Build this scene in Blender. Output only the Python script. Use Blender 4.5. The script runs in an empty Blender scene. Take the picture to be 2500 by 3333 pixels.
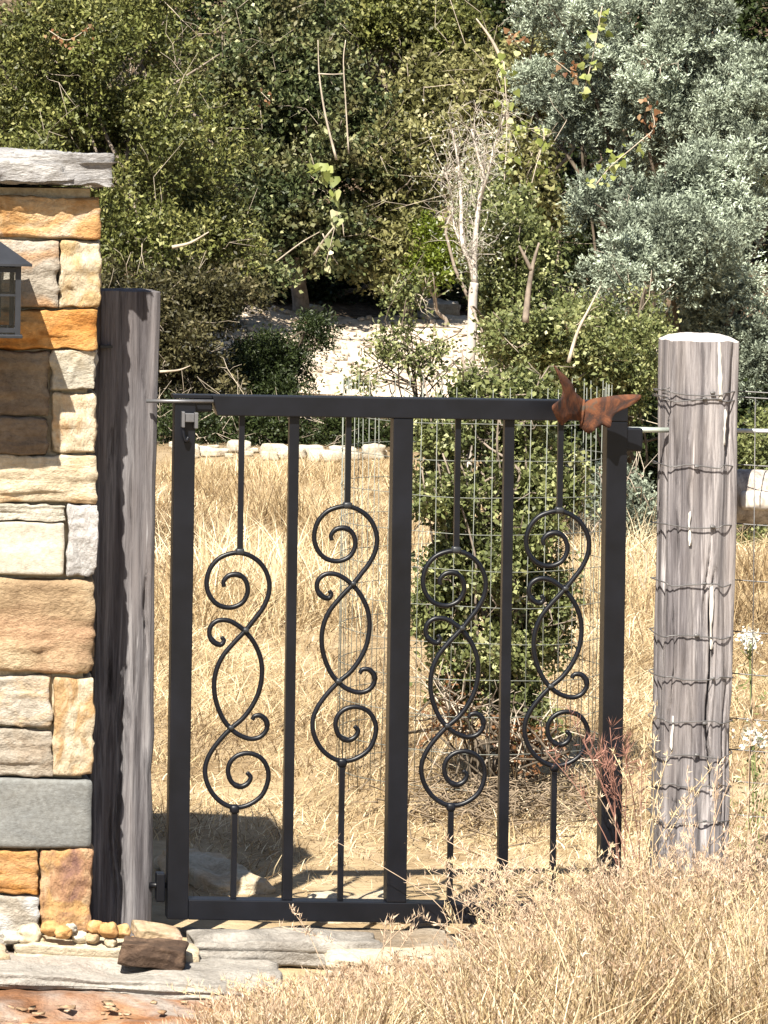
import bpy, bmesh, math, random
import numpy as np
from mathutils import Vector, Matrix

random.seed(7)
RNG = np.random.default_rng(7)
S = bpy.context.scene
C = S.collection

# ------------------------------------------------------------------ camera, sky, sun, exposure
FPX = 12900.0                      # focal length in pixels of the 2500x3333 photograph
CAM = Vector((-1.6, -9.0, 1.75))
ROLL = math.radians(0.85)
RV = Vector((math.cos(ROLL), 0, math.sin(ROLL)))
UV = Vector((-math.sin(ROLL), 0, math.cos(ROLL)))
_d = (Vector((0, 0, 0.95)) - CAM) / 9.0
SX0, SY0 = _d.dot(RV), _d.dot(UV)

cam = bpy.data.objects.new('camera', bpy.data.cameras.new('camera'))
C.objects.link(cam)
cam.matrix_world = Matrix(((RV.x, UV.x, 0, CAM.x), (0, 0, -1, CAM.y), (RV.z, UV.z, 0, CAM.z), (0, 0, 0, 1)))
cam.data.sensor_fit = 'VERTICAL'
cam.data.sensor_height = 24.0
cam.data.lens = FPX * 24.0 / 3333.0
cam.data.shift_x = SX0 * FPX / 3333.0
cam.data.shift_y = SY0 * FPX / 3333.0
cam.data.clip_end = 1000
S.camera = cam

SUN = Vector((-0.5, -1.0, 1.35)).normalized()      # towards the sun
w = bpy.data.worlds.new('World'); S.world = w; w.use_nodes = True
nt = w.node_tree
sky = nt.nodes.new('ShaderNodeTexSky'); sky.sky_type = 'NISHITA'; sky.sun_disc = False
sky.sun_elevation = math.asin(SUN.z); sky.sun_rotation = math.atan2(SUN.x, SUN.y)
bg = nt.nodes['Background']; bg.inputs[1].default_value = 0.05
nt.links.new(sky.outputs[0], bg.inputs[0])
sl = bpy.data.lights.new('sun', 'SUN'); sl.energy = 5.0; sl.angle = math.radians(0.5); sl.color = (1, 0.94, 0.82)
so = bpy.data.objects.new('sun', sl); C.objects.link(so); so.rotation_euler = (-SUN).to_track_quat('-Z', 'Y').to_euler()
S.view_settings.view_transform = 'Standard'; S.view_settings.look = 'None'
S.view_settings.gamma = 1; S.view_settings.use_curve_mapping = False
S.view_settings.exposure = 1.42
S.render.engine = 'CYCLES'
S.cycles.max_bounces = 6; S.cycles.diffuse_bounces = 2; S.cycles.transmission_bounces = 4; S.cycles.transparent_max_bounces = 6
S.cycles.use_denoising = True

def W(px, py, y=0.0):
    """world point at depth y behind the gate plane for a pixel of the photograph"""
    v = Vector((0, 1, 0)) + RV * (SX0 + (px - 1250) / FPX) + UV * (SY0 + (1666.5 - py) / FPX)
    return CAM + v * (y - CAM.y)

def PXM(y):
    return FPX / (y - CAM.y)

# ------------------------------------------------------------------ noise
def _hash(ix, iy, iz, seed):
    h = (ix * 374761393 + iy * 668265263 + iz * 2147483647 + seed * 1442695041) & 0xFFFFFFFF
    h = ((h ^ (h >> 13)) * 1274126177) & 0xFFFFFFFF
    h = ((h ^ (h >> 16)) * 2246822519) & 0xFFFFFFFF
    return ((h ^ (h >> 15)) & 0xFFFFFF) / float(0xFFFFFF)

def vnoise(p, seed=0):
    p = np.asarray(p, float)
    f = np.floor(p); t = p - f; t = t * t * (3 - 2 * t); i = f.astype(np.int64)
    r = 0
    for dx in (0, 1):
        wx = t[:, 0] if dx else 1 - t[:, 0]
        for dy in (0, 1):
            wy = t[:, 1] if dy else 1 - t[:, 1]
            for dz in (0, 1):
                wz = t[:, 2] if dz else 1 - t[:, 2]
                r = r + wx * wy * wz * _hash(i[:, 0] + dx, i[:, 1] + dy, i[:, 2] + dz, seed)
    return r * 2 - 1

def fbm(p, octaves=4, seed=0):
    p = np.asarray(p, float); a = 1.0; s = 0; tot = 0
    for k in range(octaves):
        s = s + a * vnoise(p, seed + k); tot += a; p = p * 2.03 + 17.1; a *= 0.5
    return s / tot

# ------------------------------------------------------------------ materials
def new_mat(name):
    m = bpy.data.materials.new(name); m.use_nodes = True
    return m, m.node_tree, m.node_tree.nodes['Principled BSDF']

def ramp(nt, stops):
    r = nt.nodes.new('ShaderNodeValToRGB')
    el = r.color_ramp.elements
    while len(el) < len(stops): el.new(0.5)
    for e, (p, c) in zip(el, stops):
        e.position = p; e.color = (c[0], c[1], c[2], 1)
    return r

def tex_noise(nt, scale, detail=4, rough=0.6, vec=None, dist=0.0):
    n = nt.nodes.new('ShaderNodeTexNoise')
    n.inputs['Scale'].default_value = scale; n.inputs['Detail'].default_value = detail
    n.inputs['Roughness'].default_value = rough; n.inputs['Distortion'].default_value = dist
    if vec is not None: nt.links.new(vec, n.inputs['Vector'])
    return n

def coords(nt, scale=(1, 1, 1), offset=(0, 0, 0), world=True):
    g = nt.nodes.new('ShaderNodeNewGeometry') if world else nt.nodes.new('ShaderNodeTexCoord')
    m = nt.nodes.new('ShaderNodeMapping'); m.inputs['Scale'].default_value = scale; m.inputs['Location'].default_value = offset
    nt.links.new(g.outputs['Position'] if world else g.outputs['Object'], m.inputs['Vector'])
    return m.outputs[0]

def mix(nt, a, b, f, mode='MIX'):
    m = nt.nodes.new('ShaderNodeMix'); m.data_type = 'RGBA'; m.blend_type = mode
    for s, v in ((m.inputs[6], a), (m.inputs[7], b), (m.inputs[0], f)):
        if hasattr(v, 'links') or isinstance(v, bpy.types.NodeSocket): nt.links.new(v, s)
        else: s.default_value = (v[0], v[1], v[2], 1) if isinstance(v, (tuple, list)) else v
    return m.outputs[2]

def bump(nt, b, h, strength=0.5, dist=0.01):
    n = nt.nodes.new('ShaderNodeBump'); n.inputs['Strength'].default_value = strength; n.inputs['Distance'].default_value = dist
    nt.links.new(h, n.inputs['Height']); nt.links.new(n.outputs[0], b.inputs['Normal'])

def stone_mat(name, stops, scale=6.0, stretch=(1, 1, 1), off=(0, 0, 0), accent=None, acc_amt=0.6, rough=0.9, bumps=0.6):
    m, nt, b = new_mat(name)
    v = coords(nt, stretch, off)
    n1 = tex_noise(nt, scale, 6, 0.65, v, 0.6)
    r = ramp(nt, stops); nt.links.new(n1.outputs[0], r.inputs[0])
    col = r.outputs[0]
    if accent:
        n2 = tex_noise(nt, scale * 0.7, 3, 0.6, coords(nt, stretch, (off[0] + 9, off[1] + 4, off[2] + 7)), 1.0)
        r2 = ramp(nt, [(0.48, (0, 0, 0)), (0.62, (1, 1, 1))]); nt.links.new(n2.outputs[0], r2.inputs[0])
        mm = nt.nodes.new('ShaderNodeMath'); mm.operation = 'MULTIPLY'; mm.inputs[1].default_value = acc_amt
        nt.links.new(r2.outputs[0], mm.inputs[0])
        col = mix(nt, col, accent, mm.outputs[0])
    n3 = tex_noise(nt, 90, 4, 0.7, coords(nt))
    r3 = ramp(nt, [(0.3, (0.72, 0.70, 0.68)), (0.65, (1.08, 1.08, 1.08))]); nt.links.new(n3.outputs[0], r3.inputs[0])
    col = mix(nt, col, r3.outputs[0], 1.0, 'MULTIPLY')
    nt.links.new(col, b.inputs['Base Color'])
    b.inputs['Roughness'].default_value = rough; b.inputs['Specular IOR Level'].default_value = 0.2
    n4 = tex_noise(nt, 45, 6, 0.7, coords(nt, stretch))
    bump(nt, b, n4.outputs[0], bumps, 0.012)
    return m

def plain_mat(name, col, rough=0.6, metal=0.0, spec=0.4, var=0.15, scale=40):
    m, nt, b = new_mat(name)
    n = tex_noise(nt, scale, 4, 0.6, coords(nt))
    r = ramp(nt, [(0.3, tuple(c * (1 - var) for c in col)), (0.7, tuple(c * (1 + var) for c in col))])
    nt.links.new(n.outputs[0], r.inputs[0]); nt.links.new(r.outputs[0], b.inputs['Base Color'])
    b.inputs['Roughness'].default_value = rough; b.inputs['Metallic'].default_value = metal
    b.inputs['Specular IOR Level'].default_value = spec
    return m

def wood_mat(name, dark, mid, light, brown):
    m, nt, b = new_mat(name)
    n1 = tex_noise(nt, 1.0, 8, 0.72, coords(nt, (75, 75, 3.2)), 0.8)
    r = ramp(nt, [(0.30, dark), (0.47, mid), (0.68, light)]); nt.links.new(n1.outputs[0], r.inputs[0])
    n2 = tex_noise(nt, 1.0, 3, 0.5, coords(nt, (10, 10, 2.2)), 0.3)
    r2 = ramp(nt, [(0.45, (0, 0, 0)), (0.7, (1, 1, 1))]); nt.links.new(n2.outputs[0], r2.inputs[0])
    col = mix(nt, r.outputs[0], brown, r2.outputs[0])
    n5 = tex_noise(nt, 1.0, 5, 0.7, coords(nt, (200, 200, 8)))
    r5 = ramp(nt, [(0.36, (0.6, 0.58, 0.58)), (0.5, (1, 1, 1))]); nt.links.new(n5.outputs[0], r5.inputs[0])
    col = mix(nt, col, r5.outputs[0], 0.8, 'MULTIPLY')
    n6 = tex_noise(nt, 1.0, 3, 0.55, coords(nt, (28, 28, 0.7), (3, 5, 1)), 0.4)
    r6 = ramp(nt, [(0.36, (0.55, 0.54, 0.56)), (0.5, (1, 1, 1)), (0.66, (1.35, 1.33, 1.3))]); nt.links.new(n6.outputs[0], r6.inputs[0])
    col = mix(nt, col, r6.outputs[0], 0.85, 'MULTIPLY')
    n7 = tex_noise(nt, 1.0, 4, 0.6, coords(nt, (48, 48, 1.6), (9, 2, 4)), 0.3)
    r7 = ramp(nt, [(0.66, (0, 0, 0)), (0.71, (0.8, 0.8, 0.8))]); nt.links.new(n7.outputs[0], r7.inputs[0])
    col = mix(nt, col, tuple(min(1, c * 1.5) for c in light), r7.outputs[0])
    nt.links.new(col, b.inputs['Base Color']); b.inputs['Roughness'].default_value = 0.85
    b.inputs['Specular IOR Level'].default_value = 0.2
    n3 = tex_noise(nt, 1.0, 6, 0.7, coords(nt, (130, 130, 5)))
    bump(nt, b, n3.outputs[0], 0.8, 0.006)
    return m

def leaf_mat(name, stops, trans=0.35, rough=0.5, patch=None):
    m, nt, b = new_mat(name)
    a = nt.nodes.new('ShaderNodeAttribute'); a.attribute_name = 'tint'
    r = ramp(nt, stops); nt.links.new(a.outputs['Fac'], r.inputs[0])
    col = r.outputs[0]
    if patch:
        n = tex_noise(nt, 3.2, 3, 0.6, coords(nt))
        r2 = ramp(nt, [(0.48, (0, 0, 0)), (0.66, (1, 1, 1))]); nt.links.new(n.outputs[0], r2.inputs[0])
        mm = nt.nodes.new('ShaderNodeMath'); mm.operation = 'MULTIPLY'; mm.inputs[1].default_value = 0.65
        nt.links.new(r2.outputs[0], mm.inputs[0])
        col = mix(nt, col, patch, mm.outputs[0])
    nt.links.new(col, b.inputs['Base Color'])
    b.inputs['Roughness'].default_value = rough; b.inputs['Specular IOR Level'].default_value = 0.3
    t = nt.nodes.new('ShaderNodeBsdfTranslucent'); nt.links.new(col, t.inputs[0])
    ms = nt.nodes.new('ShaderNodeMixShader'); ms.inputs[0].default_value = trans
    nt.links.new(b.outputs[0], ms.inputs[1]); nt.links.new(t.outputs[0], ms.inputs[2])
    nt.links.new(ms.outputs[0], nt.nodes['Material Output'].inputs[0])
    return m

# ------------------------------------------------------------------ object helpers
def tag(o, label=None, cat=None, group=None, kind=None):
    for k, v in (('label', label), ('category', cat), ('group', group), ('kind', kind)):
        if v: o[k] = v
    return o

def thing(name, loc, label, cat, group=None):
    o = bpy.data.objects.new(name, None); C.objects.link(o); o.location = loc
    o.empty_display_size = 0.1
    return tag(o, label, cat, group)

def raw_mesh(name, V, F, smooth=False, tint=None):
    V = np.ascontiguousarray(V, dtype=np.float32); F = np.ascontiguousarray(F, dtype=np.int32)
    me = bpy.data.meshes.new(name)
    nf, k = F.shape
    me.vertices.add(len(V)); me.vertices.foreach_set('co', V.ravel())
    me.loops.add(nf * k); me.loops.foreach_set('vertex_index', F.ravel())
    me.polygons.add(nf); me.polygons.foreach_set('loop_start', np.arange(0, nf * k, k, dtype=np.int32))
    if tint is not None:
        a = me.attributes.new('tint', 'FLOAT', 'POINT'); a.data.foreach_set('value', np.ascontiguousarray(tint, dtype=np.float32))
    if smooth: me.polygons.foreach_set('use_smooth', np.ones(nf, dtype=bool))
    me.update(calc_edges=True)
    return me

def link(name, me, mat, parent=None):
    """mesh in world coordinates; parented to an Empty keeps its place"""
    if mat is not None:
        if not me.materials: me.materials.append(mat)
    o = bpy.data.objects.new(name, me); C.objects.link(o)
    if parent is not None:
        o.parent = parent
        m = Matrix.Identity(4); p = parent
        while p is not None:
            m = Matrix.Translation(p.location) @ p.rotation_euler.to_matrix().to_4x4() @ m if p.type == 'EMPTY' else m
            p = p.parent
        o.matrix_parent_inverse = m.inverted()
    return o

def bm_link(name, bm, mat, parent=None, smooth=False):
    bmesh.ops.recalc_face_normals(bm, faces=bm.faces)
    me = bpy.data.meshes.new(name); bm.to_mesh(me); bm.free()
    if smooth:
        for p in me.polygons: p.use_smooth = True
    return link(name, me, mat, parent)

def add_box(bm, lo, hi, bev=0.0):
    r = bmesh.ops.create_cube(bm, size=1)
    for v in r['verts']:
        v.co = Vector([lo[i] if v.co[i] < 0 else hi[i] for i in range(3)])
    if bev:
        es = {e for v in r['verts'] for e in v.link_edges}
        bmesh.ops.bevel(bm, geom=list(es), offset=bev, segments=2, affect='EDGES', profile=0.6)

def box(name, lo, hi, mat, parent=None, bev=0.0):
    bm = bmesh.new(); add_box(bm, lo, hi, bev); return bm_link(name, bm, mat, parent)

def tube_arrays(pts, rad, sides=6, caps=True):
    P = np.array([list(p) for p in pts], float); n = len(P)
    R = np.full(n, rad) if np.isscalar(rad) else np.array(rad, float)
    T = np.gradient(P, axis=0); T /= np.linalg.norm(T, axis=1)[:, None] + 1e-12
    ref = np.array([0, 1.0, 0]) if abs(T[:, 1]).mean() < 0.8 else np.array([1.0, 0, 0])
    A = np.cross(T, ref); A /= np.linalg.norm(A, axis=1)[:, None] + 1e-12
    B = np.cross(T, A)
    th = np.arange(sides) * 2 * math.pi / sides + math.pi / 4
    V = P[:, None, :] + R[:, None, None] * (np.cos(th)[None, :, None] * A[:, None, :] + np.sin(th)[None, :, None] * B[:, None, :])
    V = V.reshape(-1, 3)
    i = np.arange(n - 1)[:, None] * sides; j = np.arange(sides)[None, :]; j2 = (j + 1) % sides
    F = np.stack([i + j, i + j2, i + sides + j2, i + sides + j], -1).reshape(-1, 4)
    if caps:
        V = np.vstack([V, P[0], P[-1]]); a = n * sides
        f0 = np.array([[a, (k + 1) % sides, k, k] for k in range(sides)])
        V2 = V; e = (n - 1) * sides
        c0 = []
        for k in range(0, sides, 2):
            c0.append([a, (k + 2) % sides, (k + 1) % sides, k])
            c0.append([a + 1, e + k, e + (k + 1) % sides, e + (k + 2) % sides])
        F = np.vstack([F, np.array(c0)])
        V = V2
    return V, F

class Bag:
    def __init__(s): s.V = []; s.F = []; s.n = 0
    def add(s, V, F): s.V.append(V); s.F.append(F + s.n); s.n += len(V)
    def tube(s, pts, rad, sides=6): s.add(*tube_arrays(pts, rad, sides))
    def link(s, name, mat, parent=None, smooth=True):
        return link(name, raw_mesh(name, np.vstack(s.V), np.vstack(s.F), smooth), mat, parent)

def tube(name, pts, rad, mat, parent=None, sides=6, smooth=True):
    V, F = tube_arrays(pts, rad, sides)
    return link(name, raw_mesh(name, V, F, smooth), mat, parent)

_cube_cache = {}
def cube_grid(k):
    if k not in _cube_cache:
        bm = bmesh.new(); bmesh.ops.create_cube(bm, size=2)
        bmesh.ops.subdivide_edges(bm, edges=bm.edges[:], cuts=k, use_grid_fill=True)
        V = np.array([v.co[:] for v in bm.verts]); F = np.array([[v.index for v in f.verts] for f in bm.faces])
        bm.free(); _cube_cache[k] = (V, F)
    V, F = _cube_cache[k]; return V.copy(), F

def rock_mesh(name, cen, half, k=8, rnd=0.3, rough=0.05, seed=0, freq=8, taper=0.0, strata=0.0):
    """rounded uneven block: half = half sizes, rnd = corner radius share"""
    V, F = cube_grid(k); h = np.array(half, float)
    q = V * h; r = min(h) * rnd * 2 * 0.5
    wob = fbm(V * 1.3 + seed * 3.7, 2, seed) [:, None]
    inner = np.clip(q, -(h - r), h - r); off = q - inner
    ln = np.linalg.norm(off, axis=1)[:, None]
    q = inner + np.where(ln > 1e-9, off / (ln + 1e-12) * np.minimum(ln, r), 0)
    nrm = q / (np.abs(q / h).max(axis=1)[:, None] * h + 1e-9); nrm /= np.linalg.norm(nrm, axis=1)[:, None] + 1e-9
    d = fbm((q + np.array(cen)) * freq + seed * 5.1, 4, seed + 3)
    d = d + 0.25 - 0.9 * np.abs(vnoise((q + np.array(cen)) * freq * 1.9 + seed, seed + 30)) ** 0.7
    if strata: d = d + strata * np.sign(vnoise((q + np.array(cen)) * np.array([freq * .4, freq * .4, freq * 4]), seed + 9))
    q = q + nrm * (d * rough)[:, None] + wob * rough * 0.8 * nrm
    if taper: q[:, :2] *= (1 - taper * (q[:, 2:3] / h[2]))
    return raw_mesh(name, q + np.array(cen), F, True)

def rotz(me, cen, rx=0, ry=0, rz=0):
    m = Matrix.Translation(cen) @ Matrix.Rotation(rz, 4, 'Z') @ Matrix.Rotation(ry, 4, 'Y') @ Matrix.Rotation(rx, 4, 'X') @ Matrix.Translation(-Vector(cen))
    me.transform(m); return me

def spline(pts, n=6):
    """Catmull-Rom through pts"""
    P = [np.array(p, float) for p in pts]; P = [2 * P[0] - P[1]] + P + [2 * P[-1] - P[-2]]
    out = []
    for i in range(1, len(P) - 2):
        a, b, c, d = P[i - 1:i + 3]
        for t in np.arange(n) / n:
            out.append(0.5 * ((2 * b) + (c - a) * t + (2 * a - 5 * b + 4 * c - d) * t * t + (3 * b - a - 3 * c + d) * t ** 3))
    out.append(P[-2]); return np.array(out)

# ------------------------------------------------------------------ terrain
_TY = [-40, -6, -1.0, -0.45, 0.0, 2.5, 13.8, 15, 18, 21, 24, 30, 45, 80, 160, 300]
_TZ = [-1.2, -0.4, -0.15, -0.10, -0.03, -0.02, 0.0, 0.10, 0.20, 0.55, 1.0, 3.2, 8.5, 18, 24, 24]
def ground_z(x, y):
    x = np.atleast_1d(np.asarray(x, float)); y = np.atleast_1d(np.asarray(y, float))
    z = np.interp(y, _TY, _TZ)
    n = fbm(np.stack([x * 0.9, y * 0.9, x * 0], 1), 3, 5)
    amp = np.interp(y, [-1, 0, 2, 14, 20, 60], [0.01, 0.012, 0.03, 0.05, 0.10, 1.0])
    z = z + n * amp
    z = z + 0.07 * np.clip((x - 0.1) / 0.6, 0, 1) * np.clip(1 - np.abs(y + 0.3) / 1.2, 0, 1)   # soil mound under the right-hand grass
    return z

def make_ground():
    xs = np.unique(np.concatenate([np.linspace(-120, -4, 30), np.linspace(-4, 8, 110), np.linspace(8, 120, 30)]))
    ys = np.unique(np.concatenate([np.linspace(-40, -2, 20), np.linspace(-2, 26, 240), np.linspace(26, 60, 60), np.linspace(60, 300, 30)]))
    X, Y = np.meshgrid(xs, ys, indexing='ij')
    Z = ground_z(X.ravel(), Y.ravel())
    V = np.stack([X.ravel(), Y.ravel(), Z], 1); ny = len(ys)
    i = np.arange(len(xs) - 1)[:, None] * ny; j = np.arange(ny - 1)[None, :]
    F = np.stack([i + j, i + ny + j, i + ny + j + 1, i + j + 1], -1).reshape(-1, 4)
    m, nt, b = new_mat('soil')
    n = tex_noise(nt, 2.2, 6, 0.65, coords(nt))
    straw = ramp(nt, [(0.3, (0.16, 0.105, 0.055)), (0.5, (0.33, 0.245, 0.145)), (0.7, (0.46, 0.36, 0.235))]); nt.links.new(n.outputs[0], straw.inputs[0])
    litter = ramp(nt, [(0.3, (0.04, 0.03, 0.02)), (0.5, (0.10, 0.07, 0.045)), (0.75, (0.22, 0.17, 0.12))])
    n2 = tex_noise(nt, 14, 6, 0.7, coords(nt)); nt.links.new(n2.outputs[0], litter.inputs[0])
    g = nt.nodes.new('ShaderNodeNewGeometry'); sp = nt.nodes.new('ShaderNodeSeparateXYZ'); nt.links.new(g.outputs['Position'], sp.inputs[0])
    ad = nt.nodes.new('ShaderNodeMath'); ad.operation = 'MULTIPLY_ADD'; ad.inputs[1].default_value = 1.5; nt.links.new(n.outputs[0], ad.inputs[0]); nt.links.new(sp.outputs[1], ad.inputs[2])
    mr = nt.nodes.new('ShaderNodeMapRange'); mr.inputs[1].default_value = 14.3; mr.inputs[2].default_value = 15.6; nt.links.new(ad.outputs[0], mr.inputs[0])
    col = mix(nt, straw.outputs[0], litter.outputs[0], mr.outputs[0])
    nt.links.new(col, b.inputs['Base Color']); b.inputs['Roughness'].default_value = 0.95; b.inputs['Specular IOR Level'].default_value = 0.1
    bump(nt, b, n2.outputs[0], 0.8, 0.03)
    o = link('ground', raw_mesh('ground', V, F, True), m); o['kind'] = 'structure'
make_ground()

# pale gravel bank on the slope behind the meadow
def make_bank():
    c0 = W(1130, 1130, 19.5)
    xs = np.linspace(-1.9, 1.75, 90); ys = np.linspace(17.6, 20.9, 90)
    X, Y = np.meshgrid(xs + c0.x, ys, indexing='ij')
    x = X.ravel(); y = Y.ravel()
    u = (x - c0.x) / 1.75; v = (y - 19.25) / 1.45
    e = 1 - (np.abs(u) ** 3 + np.abs(v) ** 3) + 0.35 * fbm(np.stack([x * 2, y * 2, x * 0], 1), 3, 40)
    z = ground_z(x, y) + np.clip(e, -0.3, 0.35) * 0.3 - 0.015 + 0.03 * fbm(np.stack([x * 6, y * 6, x * 0], 1), 4, 33)
    V = np.stack([x, y, z], 1); ny = 90
    i = np.arange(89)[:, None] * ny; j = np.arange(89)[None, :]
    F = np.stack([i + j, i + ny + j, i + ny + j + 1, i + j + 1], -1).reshape(-1, 4)
    m = stone_mat('limestone_gravel', [(0.3, (0.26, 0.19, 0.13)), (0.44, (0.52, 0.43, 0.33)), (0.66, (0.66, 0.58, 0.48))], 6, bumps=0.7)
    o = link('gravel_bank', raw_mesh('gravel_bank', V, F, True), m); o['kind'] = 'structure'
    # pebbles
    n = 900; B = Bag(); Vc, Fc = cube_grid(1)
    Vc = Vc / np.linalg.norm(Vc, axis=1)[:, None] ** 0.8
    for k in range(n):
        a = RNG.random() * 6.283; r = RNG.random() ** 0.5
        px, py = c0.x + 1.85 * r * math.cos(a), 19.25 + 1.5 * r * math.sin(a)
        s = 0.008 + 0.022 * RNG.random() ** 3
        q = Vc * np.array([s * RNG.uniform(.8, 1.6), s * RNG.uniform(.8, 1.4), s * RNG.uniform(.5, .9)])
        q = q + (RNG.random(q.shape) - .5) * s * 0.4
        uu = (px - c0.x) / 1.75; vv = (py - 19.25) / 1.45
        ee = 1 - (abs(uu) ** 3 + abs(vv) ** 3)
        B.add(q + np.array([px, py, float(ground_z(px, py)[0]) + max(-.3, min(ee, .35)) * 0.3]), Fc)
    o = B.link('gravel', stone_mat('pale_pebble', [(0.3, (0.32, 0.26, 0.2)), (0.6, (0.5, 0.44, 0.37))], 12), smooth=False)
    tag(o, 'loose pale limestone gravel scattered over the sunlit bank', 'gravel', kind='stuff')
make_bank()

# ------------------------------------------------------------------ stone pillar
CREAM = [(0.3, (0.36, 0.29, 0.20)), (0.5, (0.52, 0.44, 0.32)), (0.7, (0.60, 0.54, 0.43))]
ORANGE = [(0.3, (0.32, 0.15, 0.05)), (0.5, (0.48, 0.28, 0.12)), (0.68, (0.58, 0.44, 0.27))]
DEEP = [(0.3, (0.24, 0.09, 0.02)), (0.5, (0.42, 0.19, 0.05)), (0.72, (0.52, 0.30, 0.11))]
PALE = [(0.3, (0.31, 0.285, 0.235)), (0.5, (0.42, 0.39, 0.33)), (0.7, (0.52, 0.49, 0.43))]
WHITEGREY = [(0.3, (0.34, 0.33, 0.325)), (0.6, (0.45, 0.435, 0.43)), (0.75, (0.52, 0.51, 0.505))]
BROWN = [(0.3, (0.20, 0.135, 0.08)), (0.5, (0.36, 0.26, 0.16)), (0.68, (0.50, 0.41, 0.28))]
SHADOWED = [(0.3, (0.12, 0.088, 0.062)), (0.5, (0.19, 0.145, 0.105)), (0.7, (0.27, 0.215, 0.16))]  # brown darkened to deepen the lantern's shadow on the stones below it
BLUEGREY = [(0.3, (0.15, 0.155, 0.155)), (0.6, (0.19, 0.192, 0.185)), (0.8, (0.24, 0.235, 0.215))]
GREYMOT = [(0.3, (0.21, 0.185, 0.15)), (0.5, (0.34, 0.30, 0.25)), (0.7, (0.47, 0.43, 0.37))]
PURPLE = [(0.3, (0.20, 0.11, 0.09)), (0.5, (0.36, 0.21, 0.12)), (0.7, (0.52, 0.38, 0.24))]
YF = -0.15   # front of the pillar
PL = -560
def make_pillar():
    z0 = -0.12
    xr = W(310, 2000, YF).x; xl = W(PL + 20, 2000, YF).x
    t = thing('stone_pillar', ((xl + xr) / 2, YF + 0.28, z0), 'rough sandstone and limestone gate pillar with a grey capstone beside the weathered post', 'pillar')
    mort = stone_mat('mortar', [(0.3, (0.36, 0.29, 0.20)), (0.6, (0.50, 0.43, 0.31))], 20)
    ztop = W(100, 612, YF).z
    box('mortar', (xl + 0.05, YF + 0.032, z0), (xr - 0.022, YF + 0.53, ztop), mort, t)
    # (x0, x1, y0, y1, palette, accent, stretch)
    L = [(-230, 326, 642, 772, ORANGE, (0.50, 0.47, 0.42), 9), (-330, 190, 779, 1000, GREYMOT, (0.45, 0.26, 0.13), 5), (197, 326, 781, 1000, CREAM, (0.42, 0.28, 0.12), 12),
         (-180, 316, 1006, 1134, DEEP, (0.60, 0.36, 0.15), 9), (172, 315, 1142, 1272, PALE, (0.46, 0.40, 0.30), 9), (-240, 165, 1142, 1358, SHADOWED, (0.26, 0.22, 0.17), 8),
         (172, 313, 1280, 1474, CREAM, (0.50, 0.30, 0.14), 10), (-200, 152, 1366, 1475, SHADOWED, (0.28, 0.25, 0.21), 7), (-300, 313, 1480, 1637, CREAM, (0.48, 0.27, 0.10), 6),
         (-220, 213, 1645, 1692, PALE, None, 14), (221, 317, 1642, 1876, WHITEGREY, None, 8), (-170, 208, 1699, 1870, PALE, (0.5, 0.45, 0.36), 7),
         (-330, 309, 1884, 2188, BROWN, (0.42, 0.27, 0.17), 6), (-210, 168, 2200, 2362, GREYMOT, (0.55, 0.42, 0.28), 16), (178, 303, 2208, 2520, CREAM, (0.36, 0.20, 0.07), 12),
         (-170, 170, 2376, 2525, GREYMOT, (0.30, 0.24, 0.18), 12), (-290, 299, 2536, 2756, BLUEGREY, None, 5), (-200, 123, 2772, 2912, DEEP, (0.46, 0.28, 0.14), 9),
         (131, 299, 2768, 3028, PURPLE, (0.50, 0.30, 0.12), 12), (-250, 125, 2920, 3070, GREYMOT, (0.5, 0.5, 0.5), 9),
         (-540, -240, 642, 900, CREAM, None, 7), (-540, -340, 908, 1134, ORANGE, None, 7), (-540, -250, 1142, 1358, PALE, None, 7), (-540, -310, 1366, 1637, BROWN, None, 7),
         (-540, -230, 1645, 1870, ORANGE, None, 8), (-540, -340, 1884, 2188, PALE, None, 8), (-540, -220, 2200, 2525, BROWN, None, 8), (-540, -300, 2536, 2756, CREAM, None, 8),
         (-540, -260, 2772, 3070, GREYMOT, None, 8)]
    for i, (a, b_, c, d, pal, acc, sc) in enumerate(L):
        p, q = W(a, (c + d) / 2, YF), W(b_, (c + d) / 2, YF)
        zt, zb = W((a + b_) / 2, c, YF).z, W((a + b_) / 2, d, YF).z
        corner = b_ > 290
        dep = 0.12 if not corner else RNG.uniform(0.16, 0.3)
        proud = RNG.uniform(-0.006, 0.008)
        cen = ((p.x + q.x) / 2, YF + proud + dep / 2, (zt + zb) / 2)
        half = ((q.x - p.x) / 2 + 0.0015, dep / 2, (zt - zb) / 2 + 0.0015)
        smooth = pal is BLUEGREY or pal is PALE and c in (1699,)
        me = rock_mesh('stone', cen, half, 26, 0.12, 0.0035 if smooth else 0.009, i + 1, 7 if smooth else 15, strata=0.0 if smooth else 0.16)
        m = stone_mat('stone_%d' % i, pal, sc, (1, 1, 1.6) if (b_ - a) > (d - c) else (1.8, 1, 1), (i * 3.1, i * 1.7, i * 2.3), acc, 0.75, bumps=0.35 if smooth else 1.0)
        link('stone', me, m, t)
    # the pillar's right side and back, in rougher coursing
    pals = [CREAM, ORANGE, GREYMOT, PALE, BROWN, BLUEGREY]; mats = [stone_mat('side_stone_%d' % k, p, 8) for k, p in enumerate(pals)]
    z = z0; k = 0
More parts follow.
